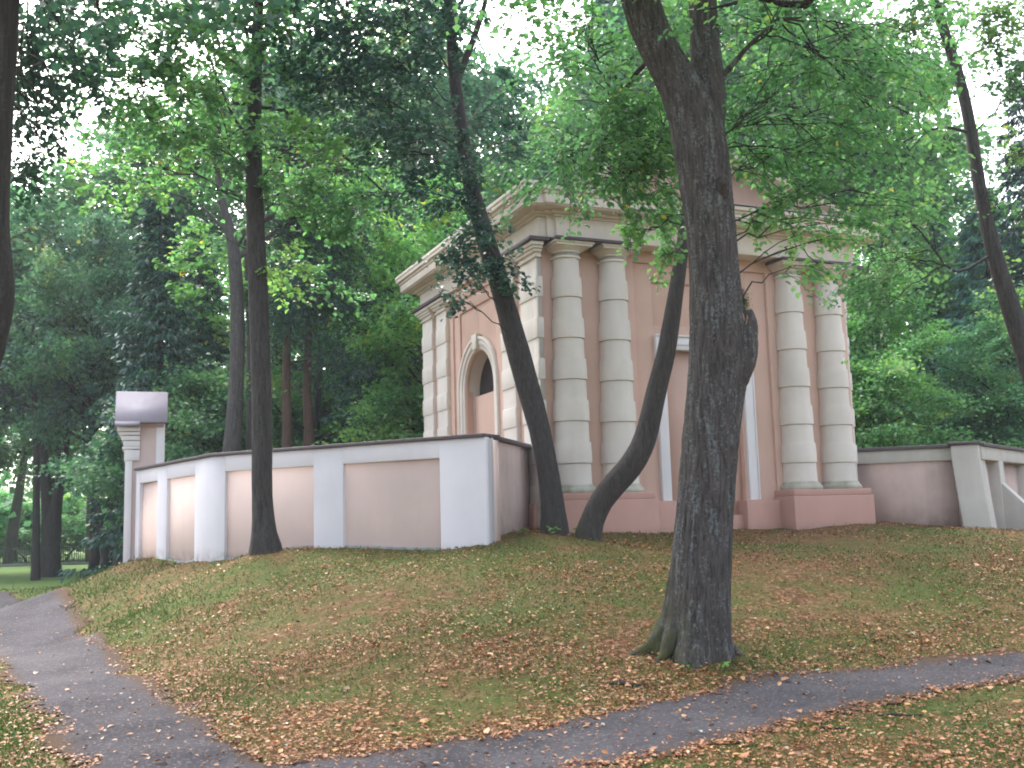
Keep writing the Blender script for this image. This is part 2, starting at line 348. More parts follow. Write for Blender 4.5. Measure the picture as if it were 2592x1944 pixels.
# ------------------------------------------------------------------ chapel: local u (along the front), v (into the depth), z above its foot
BX, BY, YAW = 1.0426, 18.318, 0.41123
FOOT = 1.05
chapel = thing('chapel', 'pink plastered chapel with half columns, blind door and pediment on the leafy mound', 'chapel', (BX, BY, FOOT), YAW, local=True)
def q(z): return z + EYE - FOOT                    # heights measured from eye level -> local
def cbuild(mb, name, mat, parent=chapel, **k): return mb.build(name, mat, parent, **k)
G0 = q(-.8)                                        # bottoms run a little under the ground
# front wall with recessed bay (three depths) and a body behind the side walls
wall = MB()
wall.box(-.54 + .4, 6.54 - .4, .30, 6.1, G0, q(5.2))                 # core
wall.box(-.52, 1.473, .10, .5, G0, q(5.1)); wall.box(4.54, 6.52, .10, .5, G0, q(5.1))
wall.box(1.473, 4.54, .10, .5, q(4.82), q(5.1))
wall.box(1.47, 1.90, .16, .5, G0, q(4.823)); wall.box(4.06, 4.543, .16, .5, G0, q(4.823))
wall.box(1.897, 4.063, .163, .5, q(4.47), q(4.822)); wall.box(1.897, 4.063, .163, .5, q(3.38), q(3.62))
wall.box(1.897, 4.063, .215, .5, q(3.618), q(4.472))
wall.box(1.897, 2.15, .166, .5, G0, q(3.385)); wall.box(3.83, 4.063, .166, .5, G0, q(3.385))
cw = cbuild(wall, 'front_wall', M['pink'], bevel=.006)
# side walls with an arched niche
AV, AH, AO, SPR = 3.2, .81, 1.10, 2.72
def arch_slab(mb, u0, u1, v0, v1, z0, z1, r, spr, cv=AV, n=28):
    an = np.linspace(PI, 0, n + 1); ap = [(cv + r * math.cos(a), q(spr) + r * math.sin(a)) for a in an]
    lf = [(v0, z0), (cv - r, z0)] + ap[:n // 2 + 1] + [(cv, z1), (v0, z1)]
    rt = [(cv + r, z0), (v1, z0), (v1, z1), (cv, z1)] + ap[n // 2:]
    mb.prism(lf, u0, u1, (1, 2, 0)); mb.prism(rt, u0, u1, (1, 2, 0))
def side(sg):                                       # sg -1: the side seen on the left, +1: the far side
    def S(u): return u if sg < 0 else 6.0 - u
    def bx(mb, u0, u1, *r):
        a, b = sorted((S(u0), S(u1))); mb.box(a, b, *r)
    w = MB()
    bx(w, -.54, -.14, .115, 1.87, G0, q(5.1)); bx(w, -.54, -.14, 4.55, 6.3, G0, q(5.1)); bx(w, -.54, -.14, 1.87, 4.55, q(4.78), q(5.1))
    a, b = sorted((S(-.46), S(-.40)))
    arch_slab(w, a, b, 1.865, 4.555, G0, q(2.05), AO - .02, 9.0) if False else None
    arch_slab(w, a, b, 1.865, 4.555, G0, q(4.785), AH, SPR)
    bx(w, -.40, -.30, 1.865, AV - AH - .01, G0, q(4.78)); bx(w, -.40, -.30, AV + AH + .01, 4.555, G0, q(4.78))
    o = cbuild(w, 'side_wall', M['pink'], bevel=.005)
    fr = MB()                                       # two raised fillets of the panel above the arch
    bx(fr, -.50, -.459, 4.22, 4.55, G0, q(4.78)); bx(fr, -.50, -.459, 1.87, 2.18, G0, q(4.78)); bx(fr, -.50, -.459, 2.18, 4.22, q(4.5), q(4.78))
    cbuild(fr, 'panel_border', M['pink'], o, bevel=.005)
    ar = MB(); n = 40
    def ring(r0, r1, u0, u1):
        an = np.linspace(0, PI, 61)
        out = [(AV + r1 * math.cos(t), q(SPR) + r1 * math.sin(t)) for t in an]; inn = [(AV + r0 * math.cos(t), q(SPR) + r0 * math.sin(t)) for t in an]
        out = [(out[0][0], G0)] + out + [(out[-1][0], G0)]; inn = [(inn[0][0], G0)] + inn + [(inn[-1][0], G0)]; m2 = len(out)
        ar.add([(u, p_[0], p_[1]) for u in (u0, u1) for L_ in (out, inn) for p_ in L_],
               [f_ for k in range(m2 - 1) for f_ in ([k, k + 1, m2 + k + 1, m2 + k], [2 * m2 + k, 3 * m2 + k, 3 * m2 + k + 1, 2 * m2 + k + 1], [k, 2 * m2 + k, 2 * m2 + k + 1, k + 1], [m2 + k, m2 + k + 1, 3 * m2 + k + 1, 3 * m2 + k])])
    uu = sorted((S(-.53), S(-.445))); ring(AH + .10, AO - .06, *uu)
    uu = sorted((S(-.555), S(-.445))); ring(AO - .063, AO, *uu)
    uu = sorted((S(-.505), S(-.447))); ring(AH + .015, AH + .103, *uu)
    ao = cbuild(ar, 'arch_surround', M['column'], o)
    ks = MB(); a, b = sorted((S(-.585), S(-.44))); ks.prism([(AV - .10, q(SPR + AH + .02)), (AV + .10, q(SPR + AH + .02)), (AV + .15, q(SPR + AO + .05)), (AV - .15, q(SPR + AO + .05))], a, b, (1, 2, 0))
    cbuild(ks, 'keystone', M['column'], ao, bevel=.006)
    rv = MB(); an = np.linspace(0, PI, n + 1)       # curved reveal of the niche
    us = [S(-.45), S(-.10)]
    pr = [(AV + (AH + .012) * math.cos(t), q(SPR) + (AH + .012) * math.sin(t)) for t in an]; pr = [(pr[0][0], G0)] + pr + [(pr[-1][0], G0)]
    Vv = [(us[k], p[0], p[1]) for k in (0, 1) for p in pr]; m_ = len(pr)
    rv.add(Vv, [[i, i + 1, m_ + i + 1, m_ + i] for i in range(m_ - 1)])
    cbuild(rv, 'niche_reveal', M['column'], o)
    wd = MB(); a, b = sorted((S(-.16), S(-.12)))
    wd.prism([(AV + (AH - .01) * math.cos(t), q(2.66) + .02 + (AH + .02) * math.sin(t)) for t in np.linspace(0, PI, 30)], a, b, (1, 2, 0))
    cbuild(wd, 'window', M['glass'], o)
    ip = MB(); bx(ip, -.27, -.15, AV - AH, AV + AH, G0, q(2.66)); cbuild(ip, 'infill_panel', M['pink'], o, bevel=.006)
    for v0, v1 in ((-.08, .70), (1.0, 1.64), (4.76, 5.42), (5.70, 6.42)):
        if v0 < 0 and sg > 0: v0 = .16
        pl = MB()
        bx(pl, -.625, -.53, v0 + .012, v1 - .012, G0, q(4.72))
        for k in range(-1, 5):
            z0 = .982 + .75 * k
            bx(pl, -.645, -.535, v0, v1, q(z0), q(z0 + .375))
        if v0 < 0: bx(pl, -.628, -.53, -.068, .12, G0, q(4.72)); [bx(pl, -.648, -.515, -.083, .12, q(.982 + .75 * k), q(.982 + .75 * k + .375)) for k in range(-1, 5)]
        po = cbuild(pl, 'pilaster', M['column'], bevel=.012)
        cp = MB()
        for (z0, z1, e) in ((4.70, 4.735, .03), (4.80, 4.85, .05), (4.85, 4.90, .09), (4.90, 4.97, .13)):
            bx(cp, -.645 - e, -.53, v0 - e, v1 + e * .8, q(z0), q(z1) - .002)
        bx(cp, -.632, -.53, v0 + .005, v1 - .005, q(4.715), q(4.82))
        cbuild(cp, 'capital', M['column'], po, bevel=.01)
    for v0, v1 in ((-.26, 1.80), (4.60, 6.62)):
        fl = MB(); bx(fl, -.83, -.42, v0, v1, q(4.971), q(5.045)); cbuild(fl, 'lead_flashing', M['sheet'], bevel=.01)
side(-1); side(1)
# half columns with alternating bosses
for u in (0.0, .962, 5.0, 5.98):
    c = MB()
    def rr(z): return .276 + (3.982 - z) * .0225
    prof = [(rr(.6) - .012, q(.58))]; zz = .607
    for k in range(5):
        z = .982 + .75 * k
        prof += [(rr(z) - .016, q(z) - .014), (rr(z) - .028, q(z) - .011), (rr(z) - .028, q(z) - .002), (rr(z) + .008, q(z)), (rr(z + .19) + .012, q(z + .19)), (rr(z + .375) + .006, q(z + .375)), (rr(z + .375) - .016, q(z + .377))]
    prof += [(.243, q(4.70)), (.243, q(4.86))]
    c.lathe(prof, u, 0, 48); so = cbuild(c, 'column', M['column'], smooth=True)
    so.modifiers.new('split', 'EDGE_SPLIT').split_angle = math.radians(35)
    b_ = MB().lathe([(.36, q(.43)), (.415, q(.435)), (.435, q(.48)), (.42, q(.53)), (.385, q(.55)), (.375, q(.57)), (.36, q(.60)), (.33, q(.612))], u, 0, 48)
    cbuild(b_, 'base', M['mossy'], so, smooth=True)
    k_ = MB().lathe([(.245, q(4.695)), (.275, q(4.70)), (.28, q(4.72)), (.272, q(4.74)), (.243, q(4.75)), (.243, q(4.80)), (.262, q(4.805)), (.268, q(4.83)), (.30, q(4.86)), (.345, q(4.89)), (.355, q(4.90)), (.2, q(4.903))], u, 0, 48)
    k_.box(u - .37, u + .37, -.385, .3, q(4.90), q(4.935)); k_.box(u - .40, u + .40, -.41, .3, q(4.937), q(4.972))
    ko = cbuild(k_, 'capital', M['column'], so, smooth=True); ko.modifiers.new('split', 'EDGE_SPLIT').split_angle = math.radians(30)
# pedestals and the plinth
for a, b in ((-.42, 1.43), (4.5, 6.4)):
    pd = MB(); pd.box(a - .03, b + .03, -.455, .3, G0, q(.325)); pd.box(a, b, -.43, .3, q(.327), q(.45))
    cbuild(pd, 'pedestal', M['plinth'], bevel=.012)
pl = MB(); pl.box(1.0, 2.12, -.02, .3, G0, q(.29)); pl.box(3.70, 4.9, -.02, .3, G0, q(.27)); pl.box(1.9, 4.0, .13, .35, G0, q(.0))
pl.box(-.60, -.3, -.05, .4, G0, q(.30)); pl.box(6.3, 6.60, -.05, .4, G0, q(.30)); pl.box(-.70, -.4, .2, 6.45, G0, q(.30)); pl.box(6.4, 6.70, .2, 6.45, G0, q(.30))
cbuild(pl, 'plinth', M['plinth'], bevel=.012)
dr = MB(); dr.box(2.05, 3.95, .285, .4, G0, q(3.2)); do = cbuild(dr, 'blind_door', M['pink'])
df = MB()
for a, b in ((1.92, 2.11), (3.88, 4.08)): df.box(a, b, .10, .29, q(.275), q(3.41))
df.box(2.11, 3.88, .103, .29, q(3.16), q(3.405))
for a, b in ((1.895, 1.925), (4.075, 4.105)): df.box(a, b, .075, .2, q(.275), q(3.44))
df.box(1.90, 4.10, .07, .2, q(3.41), q(3.445)); df.box(2.16, 3.83, .085, .2, q(3.25), q(3.30))
cbuild(df, 'door_frame', M['white'], do, bevel=.008)
# entablature: body, middle break and the portico in front
en = MB(); cor = MB()
blocks = [(-.62, 6.62, -.18, 6.58), (-.47, 6.47, -.24, 1.0), (-.315, 6.315, -.30, 1.0)]
for i, (a, b, c0, c1) in enumerate(blocks):
    e_ = .002 * i
    en.box(a, b, c0, c1, q(5.046) - e_, q(5.42) + e_)
    for z0, z1, e in ((5.42, 5.46, .05), (5.46, 5.52, .13), (5.52, 5.545, .34), (5.545, 5.715, .37), (5.715, 5.77, .40), (5.77, 5.85, .455)) + (((5.85, 5.93, .47),) if i == 0 else ()):
        e2 = e_ * .9; k = e - .03 * (i == 1)
        cor.box(a - k, b + k, c0 - k, c1 + (k if i == 0 else 0), q(z0) - e2 + .001, q(z1) - e2)
cbuild(en, 'entablature', M['band'], bevel=.008); cbuild(cor, 'cornice', M['band'], bevel=.012)
for a, b in ((-.40, 1.40), (4.56, 6.4)): cbuild(MB().box(a, b, -.47, .1, q(4.973), q(5.03)), 'lead_flashing', M['sheet'], bevel=.012)
ft = MB(); ft.box(-.80, 6.80, -.775, .2, q(5.85), q(5.875)); cbuild(ft, 'cornice_flashing', M['sheet'])
SL = .335
def roofz(u): return q(7.18) - abs(u - 3.0) * SL
pe = MB(); pe.prism([(-.45, q(5.84)), (6.45, q(5.84)), (6.45, roofz(6.45) - .32), (3, roofz(3) - .30), (-.45, roofz(-.45) - .32)], -.22, 6.3, (0, 2, 1))
po = cbuild(pe, 'pediment', M['pink'])
rk = MB()
for s_ in (-1, 1):
    def X(d): return 3 + s_ * d
    for v0, t0, t1 in ((-.62, .06, .19), (-.45, .187, .27), (-.33, .265, .33)):
        rk.prism([(3, roofz(3) - t0), (X(3.75), roofz(X(3.75)) - t0), (X(3.75), roofz(X(3.75)) - t1), (3, roofz(3) - t1)], v0, .1, (0, 2, 1))
cbuild(rk, 'raking_cornice', M['band'], po, bevel=.01)
rf = MB()
for s_ in (-1, 1):
    def X(d): return 3 + s_ * d
    rf.prism([(3, roofz(3) + .004), (X(3.80), roofz(X(3.80))), (X(3.80), roofz(X(3.80)) - .062), (3, roofz(3) - .058)], -.67, .9, (0, 2, 1))
    rf.prism([(3, roofz(3)), (X(3.93), roofz(X(3.93)) + .01), (X(3.93), roofz(X(3.93)) - .05), (3, roofz(3) - .06)], .9, 6.7, (0, 2, 1))
cbuild(rf, 'roof', M['sheet'])

# ------------------------------------------------------------------ churchyard walls
def poly_len(P): return np.concatenate([[0], np.cumsum(np.hypot(*np.diff(P, axis=0).T))])
def subline(P, s0, s1):
    P = np.asarray(P, float); L = poly_len(P); s = [s0] + [v for v in L if s0 + 1e-4 < v < s1 - 1e-4] + [s1]
    return np.stack([np.interp(s, L, P[:, 0]), np.interp(s, L, P[:, 1])], -1)
def strip(mb, P, d0, d1, z0, z1):                    # wall strip along P between offsets d0 < d1 behind the visible face
    P = np.asarray(P, float); T = np.diff(P, axis=0); T /= np.hypot(*T.T)[:, None]; Nn = np.stack([T[:, 1], -T[:, 0]], -1)
    nv = []
    for i in range(len(P)):
        if i == 0: n = Nn[0]
        elif i == len(P) - 1: n = Nn[-1]
        else: n = Nn[i - 1] + Nn[i]; n = n / (n @ Nn[i])
        nv.append(n)
    nv = np.array(nv)
    A = P + nv * d0; B = P + nv * d1; k = len(P)
    V = np.concatenate([np.c_[A, np.full(k, z0)], np.c_[B, np.full(k, z0)], np.c_[A, np.full(k, z1)], np.c_[B, np.full(k, z1)]])
    F = [[0, 2 * k, 3 * k, k], [k - 1, 2 * k - 1, 4 * k - 1, 3 * k - 1]]
    for i in range(k - 1):
        F += [[i, i + 1, 2 * k + i + 1, 2 * k + i], [k + i, 3 * k + i, 3 * k + i + 1, k + i + 1], [2 * k + i, 2 * k + i + 1, 3 * k + i + 1, 3 * k + i], [i, k + i, k + i + 1, i + 1]]
    mb.add(V, F)
TOPL = EYE + 1.36
C_, K_, E_ = (-.44, 15.83), (-5.45, 18.5), (-8.18, 22.21)
LP = [C_, K_, E_]
lw = thing('boundary_wall', 'long pale pink and white boundary wall bending from the chapel to the gate pillar', 'wall', (-3.2, 17.2, .6))
b_ = MB(); strip(b_, LP, .07, .42, .2, TOPL - .09)
wo = b_.build('wall', M['pink_pale'], lw)
bb = MB(); strip(bb, subline(LP, .02, 10.26), 0.0, .30, TOPL - .34, TOPL - .056); bb.build('top_band', M['white_wall'], lw, bevel=.008)
for s0, s1 in ((0.0, .84), (2.74, 3.36), (5.36, 6.56), (8.2, 8.80), (10.02, 10.28)):
    p = MB(); strip(p, subline(LP, s0, s1), -.004 if s0 else -.002, .25, .15, TOPL - .0565); p.build('pier', M['white_wall'], lw, bevel=.008)
ft_ = MB()
for s0, s1 in ((.85, 2.73), (3.37, 5.35), (6.57, 8.19)):
    P = subline(LP, s0, s1); P = subline(P, 0, poly_len(P)[-1])
    n = 8; L_ = poly_len(P)[-1]
    for k in range(n):
        Q = subline(P, L_ * k / n, L_ * (k + 1) / n); zt = g1(*Q.mean(0) ) + .035
        strip(ft_, Q, .02, .10, zt - .6, zt)
ft_.build('footing', M['foot'], lw)
cpm = MB(); strip(cpm, subline(LP, 0, 10.28), -.06, .50, TOPL - .055, TOPL); cpm.build('coping', M['sheet'], lw, bevel=.01)

RET = [(.40, 18.95), (-.42, 15.95)]
rw = thing('return_wall', 'stained pink return wall between the white corner pier and the chapel', 'wall', (0, 17.4, 1.0))
m_ = MB(); strip(m_, RET[::-1], -.02, -.34, .6, TOPL - .075)
m_.build('wall', M['pink_stain'], rw)
m_ = MB(); strip(m_, RET[::-1], .06, -.42, TOPL - .073, TOPL - .003); m_.build('coping', M['sheet'], rw, bevel=.01)

TOPR = EYE + 1.30
RC = at(2105, 950, 20.3)[:2]
U_ = np.array([math.cos(YAW), math.sin(YAW)]); V_ = np.array([-math.sin(YAW), math.cos(YAW)]); B_ = np.array([BX, BY])
RS = B_ + 6.43 * U_ + .6 * V_
RP = [tuple(RS), tuple(RC + np.array([-.12, .28]))]
xw = thing('side_boundary_wall', 'dull pink boundary wall with pale band running right from the chapel to its corner pier', 'wall', (8, 20.8, 1.2))
m_ = MB(); strip(m_, RP[::-1], .06, .40, .6, TOPR - .08); m_.build('wall', M['pink_soil_shade'], xw)
m_ = MB(); strip(m_, RP[::-1], 0, .3, TOPR - .33, TOPR - .078); m_.build('top_band', M['grey_wall'], xw, bevel=.008)
m_ = MB(); strip(m_, RP[::-1], -.06, .46, TOPR - .078, TOPR - .008); m_.build('coping', M['sheet'], xw, bevel=.01)
# corner pier with a battered foot, then the wall running back
cp_ = thing('corner_pier', 'grey battered corner pier at the bend of the right boundary wall', 'pier', (RC[0] - .2, RC[1], 1.15))
pA, pB = at(2052, 950, 20.45), at(2112, 950, 20.3); pC = np.array([pB[0] + .34, pB[1] + .5, 0]); pD = np.array([pA[0] + .3, pA[1] + .62, 0])
V = []
for z, ex in ((.6, .24), (1.7, .10), (TOPR - .35, 0), (TOPR - .05, 0)):
    for P, dx, dy in ((pA, .42, -.8), (pB, .35, -1), (pC, .6, -.3), (pD, .2, .2)): V.append((P[0] + dx * ex, P[1] + dy * ex, z))
F = [[k * 4 + i, k * 4 + (i + 1) % 4, k * 4 + 4 + (i + 1) % 4, k * 4 + 4 + i] for k in range(3) for i in range(4)] + [[0, 3, 2, 1], [12, 13, 14, 15]]
MB().add(V, F).build('pier', M['grey_wall'], cp_, bevel=.02)
m_ = MB(); ctr = (pA + pB + pC + pD)[:2] / 4
m_.prism([tuple(ctr + (P[:2] - ctr) * 1.12) for P in (pA, pB, pC, pD)], TOPR - .05, TOPR + .02); m_.build('coping', M['sheet'], cp_)
BP = [tuple(pB[:2] + np.array([.1, .1])), (11.3, 22.9), (13.8, 26.6), (14.5, 31)]
bw = thing('receding_wall', 'shaded boundary wall with deep recessed panels receding behind the corner pier at right edge', 'wall', (11, 23, .9))
m_ = MB(); strip(m_, BP[::-1], .22, .48, .2, TOPR - .08); m_.build('wall', M['pink_soil_shade'], bw)  # deep shade of the panels is painted by this darker pink
m_ = MB(); strip(m_, BP[::-1], 0, .3, TOPR - .34, TOPR - .078); m_.build('top_band', M['grey_wall'], bw, bevel=.008)
m_ = MB(); strip(m_, BP[::-1], -.06, .52, TOPR - .078, TOPR - .01); m_.build('coping', M['sheet'], bw, bevel=.01)
for s0 in (1.25, 3.9, 6.6):
    P = subline(BP, s0, s0 + .34); m_ = MB(); strip(m_, P[::-1], -.006, .25, .4, TOPR - .336)
    # raking buttress foot
    T = P[-1] - P[0]; T /= np.hypot(*T); n = np.array([T[1], -T[0]]); P0 = P[0] + T * .02 - n * .03
    V = [(P0[0], P0[1], 2.15), (P0[0], P0[1], .3), (P0[0] + n[0] * 1.1, P0[1] + n[1] * 1.1, .3), (P0[0] + n[0] * 1.1, P0[1] + n[1] * 1.1, .95)]
    V += [(v[0] + T[0] * .30, v[1] + T[1] * .30, v[2]) for v in V]
    m_.add(V, [[0, 1, 2, 3], [4, 7, 6, 5], [0, 3, 7, 4], [1, 5, 6, 2], [3, 2, 6, 7], [0, 4, 5, 1]])
    m_.build('buttress', M['grey_wall'], bw, bevel=.01)

# gate pillar at the far end of the left wall
GX, GY = at(313, 1100, 22.6)[:2]; GA = math.atan2(-GX, GY); GK = math.hypot(GX, GY) / FPX * 2592 / 2212 * math.cos(0.05)
GB = .9; GH = at(313, 1100, 22.6)[2]
def gz(y): return GH - (y - 1100) * GY / FPX * 2592 / 2212 * 1.005 - GB
def gxx(x): return (x - 313) * GK
gp = thing('gate_pillar', 'tall narrow pink gate pillar under a grey sheet metal saddle roof', 'gate pillar', (GX, GY, GB), GA, local=True)
MB().box(gxx(279), gxx(347), -.24, .38, -.4, gz(918)).build('shaft', M['pink_gate'], gp, bevel=.006)
MB().box(gxx(274), gxx(287.5), -.28, .42, -.4, gz(965)).build('corner_strip', M['white'], gp, bevel=.006)
MB().box(gxx(332), gxx(348.5), -.27, .41, -.4, gz(919)).build('corner_strip', M['white'], gp, bevel=.006)
m_ = MB()
for x0, y0, y1, e in ((258, 926, 936, .10), (262, 937, 944, .07), (266, 945, 955, .04), (270, 956, 968, .03), (268, 968, 974, .03), (272, 975, 998, .015)):
    m_.box(gxx(x0), gxx(301), -.28 - e, .42 + e, gz(y1), gz(y0) - .004)
m_.build('cornice', M['white'], gp, bevel=.012)
zt, zb = gz(846), gz(923); zc = zb + .075; kk = .55 * .075 / (zt - zb); ym = .07
rm = MB(); x0_, x1_, x2_ = gxx(253.5), gxx(300), gxx(353)
for sg in (-1, 1):
    rm.prism([(ym, zt), (ym + sg * (.55 - kk), zc), (ym + sg * (.55 - kk), zc - .05), (ym, zt - .05)], x0_, x2_, (1, 2, 0))
    rm.prism([(ym + sg * (.55 - kk), zc), (ym + sg * .55, zb), (ym + sg * .55, zb - .05), (ym + sg * (.55 - kk), zc - .05)], x0_, x1_, (1, 2, 0))
rm.build('roof', M['roof_grey'], gp)
MB().prism([(ym - .37, zb - .04), (ym, zt - .06), (ym + .37, zb - .04)], gxx(262), gxx(346), (1, 2, 0)).build('gable', M['pink_gate'], gp)

# ------------------------------------------------------------------ leaves and trees
def unit(v): return v / (np.linalg.norm(v, axis=-1, keepdims=True) + 1e-9)
def leaves(mb, C, D, Nn, L, Wd, tint, hexa=False, fold=.18):
    """C base points, D length directions, Nn normals"""
    D = unit(D); S = unit(np.cross(D, Nn)); Nn = np.cross(S, D); L = np.broadcast_to(L, (len(C),))[:, None]; Wd = np.broadcast_to(Wd, (len(C),))[:, None]
    m = len(C); ar = np.arange(m)[:, None]
    if hexa:
        V = np.stack([C, C + D * L * .28 + S * Wd * .46 + Nn * Wd * fold, C + D * L * .68 + S * Wd * .40 + Nn * Wd * fold, C + D * L - Nn * L * .08,
                      C + D * L * .68 - S * Wd * .40 + Nn * Wd * fold, C + D * L * .28 - S * Wd * .46 + Nn * Wd * fold], 1)
        F = np.concatenate([ar * 6 + np.array([[0, 1, 2, 3]]), ar * 6 + np.array([[0, 3, 4, 5]])]); mb.add(V.reshape(-1, 3), F, np.concatenate([tint, tint]))
    else:
        V = np.stack([C, C + D * L * .45 + S * Wd * .5 + Nn * Wd * fold, C + D * L, C + D * L * .45 - S * Wd * .5 + Nn * Wd * fold], 1)
        mb.add(V.reshape(-1, 3), ar * 4 + np.array([[0, 1, 2, 3]]), tint)
def curve(P0, P1, r_, k=6, sag=0.0, wobble=.06):
    t = np.linspace(0, 1, k)[:, None]; P0 = np.asarray(P0, float); P1 = np.asarray(P1, float); ln = np.linalg.norm(P1 - P0)
    P = P0 + (P1 - P0) * t + r_.normal(0, wobble * ln * .5, (k, 3)) * np.sin(t * PI) * .6
    P[:, 2] += sag * np.sin(t[:, 0] * PI) * ln; return P

def broad_proto(seed, H, R, base, leaf, nclus, perc, trunk_r, cr=.75, flat=.6):
    r_ = np.random.default_rng(seed); tk = MB(); cr_ = MB()
    k = 12; z = np.linspace(-.3, H * .82, k); P = np.c_[np.cumsum(r_.normal(0, .09, k)), np.cumsum(r_.normal(0, .09, k)), z]; P[:, :2] -= P[1, :2]
    rad = trunk_r * (1 - .85 * np.linspace(0, 1, k)); rad[0] *= 1.35
    tk.sweep(P, rad, 10, .1, seed=seed)
    cl = []
    nl = 26
    for i in range(nl):
        h = base + (1 - base) * (i + r_.random()) / nl * .92; a = i * 2.4 + r_.normal(0, .4)
        e = (h - base) / (1 - base); rr_ = R * (math.sin(PI * min(1, (.18 + .82 * e)) ** .85) ** .7) * r_.uniform(.75, 1.12) + .3
        p0 = np.array([np.interp(h * .8 * H, P[:, 2], P[:, 0]), np.interp(h * .8 * H, P[:, 2], P[:, 1]), h * .8 * H])
        up = r_.uniform(.15, .55) * rr_ + e * 1.0; p1 = p0 + np.array([math.cos(a) * rr_, math.sin(a) * rr_, up])
        lp = curve(p0, p1, r_, 6, .05, .12); tk.sweep(lp, np.linspace(max(.02, trunk_r * .35 * (1 - e * .7)), .012, 6), 5, seed=i)
        m = max(3, nclus // nl)
        for j in range(m):
            t = r_.uniform(.35, 1.05); c = lp[0] + (lp[-1] - lp[0]) * t + r_.normal(0, .12 + .16 * rr_ * .5, 3) * np.array([1, 1, .7]); cl.append(c)
            if r_.random() < .5: tk.sweep(curve(lp[min(5, int(t * 5))], c, r_, 4), [.014, .01, .008, .005], 4)
    for j in range(nclus // 6):
        a = r_.uniform(0, 6.28); cl.append(np.array([math.cos(a) * r_.uniform(0, R * .45), math.sin(a) * r_.uniform(0, R * .45), H * r_.uniform(.82, 1.0)]))
    cl = np.array(cl); m = len(cl); tc = r_.normal(.5, .17, m); rad_ = cr * r_.uniform(.6, 1.25, m)
    idx = np.repeat(np.arange(m), perc); n = len(idx)
    o = r_.normal(0, 1, (n, 3)) * np.array([.5, .5, .5 * flat]) * rad_[idx][:, None]
    tl = unit(r_.normal(0, 1, (m, 3)) * np.array([.45, .45, 0]) + np.array([0, 0, 1]))
    o[:, 2] -= (o[:, 0] * tl[idx, 0] + o[:, 1] * tl[idx, 1]) * .7
    D = unit(np.c_[r_.normal(0, 1, (n, 2)), r_.normal(-.45, .4, n)]); Nn = unit(tl[idx] + r_.normal(0, .5, (n, 3)))
    s = leaf * r_.uniform(.7, 1.3, n)
    leaves(cr_, cl[idx] + o, D, Nn, s, s * .8, np.clip(tc[idx] + r_.normal(0, .12, n), 0, .99))
    return tk, cr_
def spruce_proto(seed, H, R, base, trunk_r, nb=150, leaf=.30, per=190, droop=.35):
    r_ = np.random.default_rng(seed); tk = MB(); cr_ = MB()
    z = np.linspace(-.3, H, 10); P = np.c_[np.cumsum(r_.normal(0, .03, 10)), np.cumsum(r_.normal(0, .03, 10)), z]
    tk.sweep(P, trunk_r * (1.03 - np.linspace(0, 1, 10)), 9, .06, seed=seed)
    for i in range(nb):
        h = base + (1 - base) * (i / nb) ** .9; a = i * 2.399 + r_.normal(0, .25); e = (h - base) / (1 - base)
        ln = R * (1 - e) ** .8 * r_.uniform(.7, 1.1) + .2
        p0 = np.array([np.interp(h * H, z, P[:, 0]), np.interp(h * H, z, P[:, 1]), h * H]); d = np.array([math.cos(a), math.sin(a), 0])
        t = np.linspace(0, 1, 6); lp = p0 + d * (t * ln)[:, None]; lp[:, 2] += ln * (.12 * t - droop * t ** 1.6 + .12 * t ** 4)
        if i % 2 == 0: tk.sweep(lp, np.linspace(.03, .006, 6), 4)
        m = int(per * (.25 + .75 * ln / R)); u = r_.uniform(.12, 1, m) ** .8; C = np.stack([np.interp(u, t, lp[:, k]) for k in range(3)], -1)
        sd_ = np.array([-d[1], d[0], 0]); wv = r_.normal(0, .16, m) * ln * (1 - .55 * u)
        C = C + sd_ * wv[:, None]; C[:, 2] += -np.abs(wv) * .45 + r_.normal(0, .05, m)
        D = unit(d * .55 + sd_ * np.sign(wv)[:, None] * .5 + np.c_[r_.normal(0, .3, (m, 2)), r_.normal(-.75, .35, m)]); Nn = unit(r_.normal(0, .6, (m, 3)) + np.array([0, 0, .8]))
        s = leaf * r_.uniform(.6, 1.25, m); leaves(cr_, C, D, Nn, s, s * .30, np.clip(r_.normal(.42, .16) + r_.normal(0, .16, m), 0, 1))
    return tk, cr_
def pine_proto(seed, H, trunk_r):
    r_ = np.random.default_rng(seed); tk = MB(); cr_ = MB()
    z = np.linspace(-.3, H, 14); P = np.c_[np.cumsum(r_.normal(0, .06, 14)), np.cumsum(r_.normal(0, .06, 14)), z]
    tk.sweep(P, trunk_r * (1.05 - .8 * np.linspace(0, 1, 14)), 10, .07, seed=seed); cl = []
    for i in range(34):
        h = r_.uniform(.42, 1.0); a = r_.uniform(0, 6.28); ln = (2.6 * (1.08 - h) + .6) * r_.uniform(.6, 1.2)
        p0 = np.array([np.interp(h * H, z, P[:, 0]), np.interp(h * H, z, P[:, 1]), h * H]); p1 = p0 + np.array([math.cos(a) * ln, math.sin(a) * ln, r_.uniform(-.1, .5) * ln])
        tk.sweep(curve(p0, p1, r_, 5, .05, .15), np.linspace(.05, .012, 5), 4)
        for j in range(5): cl.append(p0 + (p1 - p0) * r_.uniform(.45, 1.05) + r_.normal(0, .3, 3))
    cl = np.array(cl); idx = np.repeat(np.arange(len(cl)), 110); n = len(idx)
    C = cl[idx] + r_.normal(0, .26, (n, 3)); D = unit(C - cl[idx] + np.array([0, 0, .1])); s = .22 * r_.uniform(.6, 1.2, n)
    leaves(cr_, C, D, unit(r_.normal(0, 1, (n, 3))), s, s * .2, np.clip(r_.normal(.45, .2, n), 0, 1)); return tk, cr_

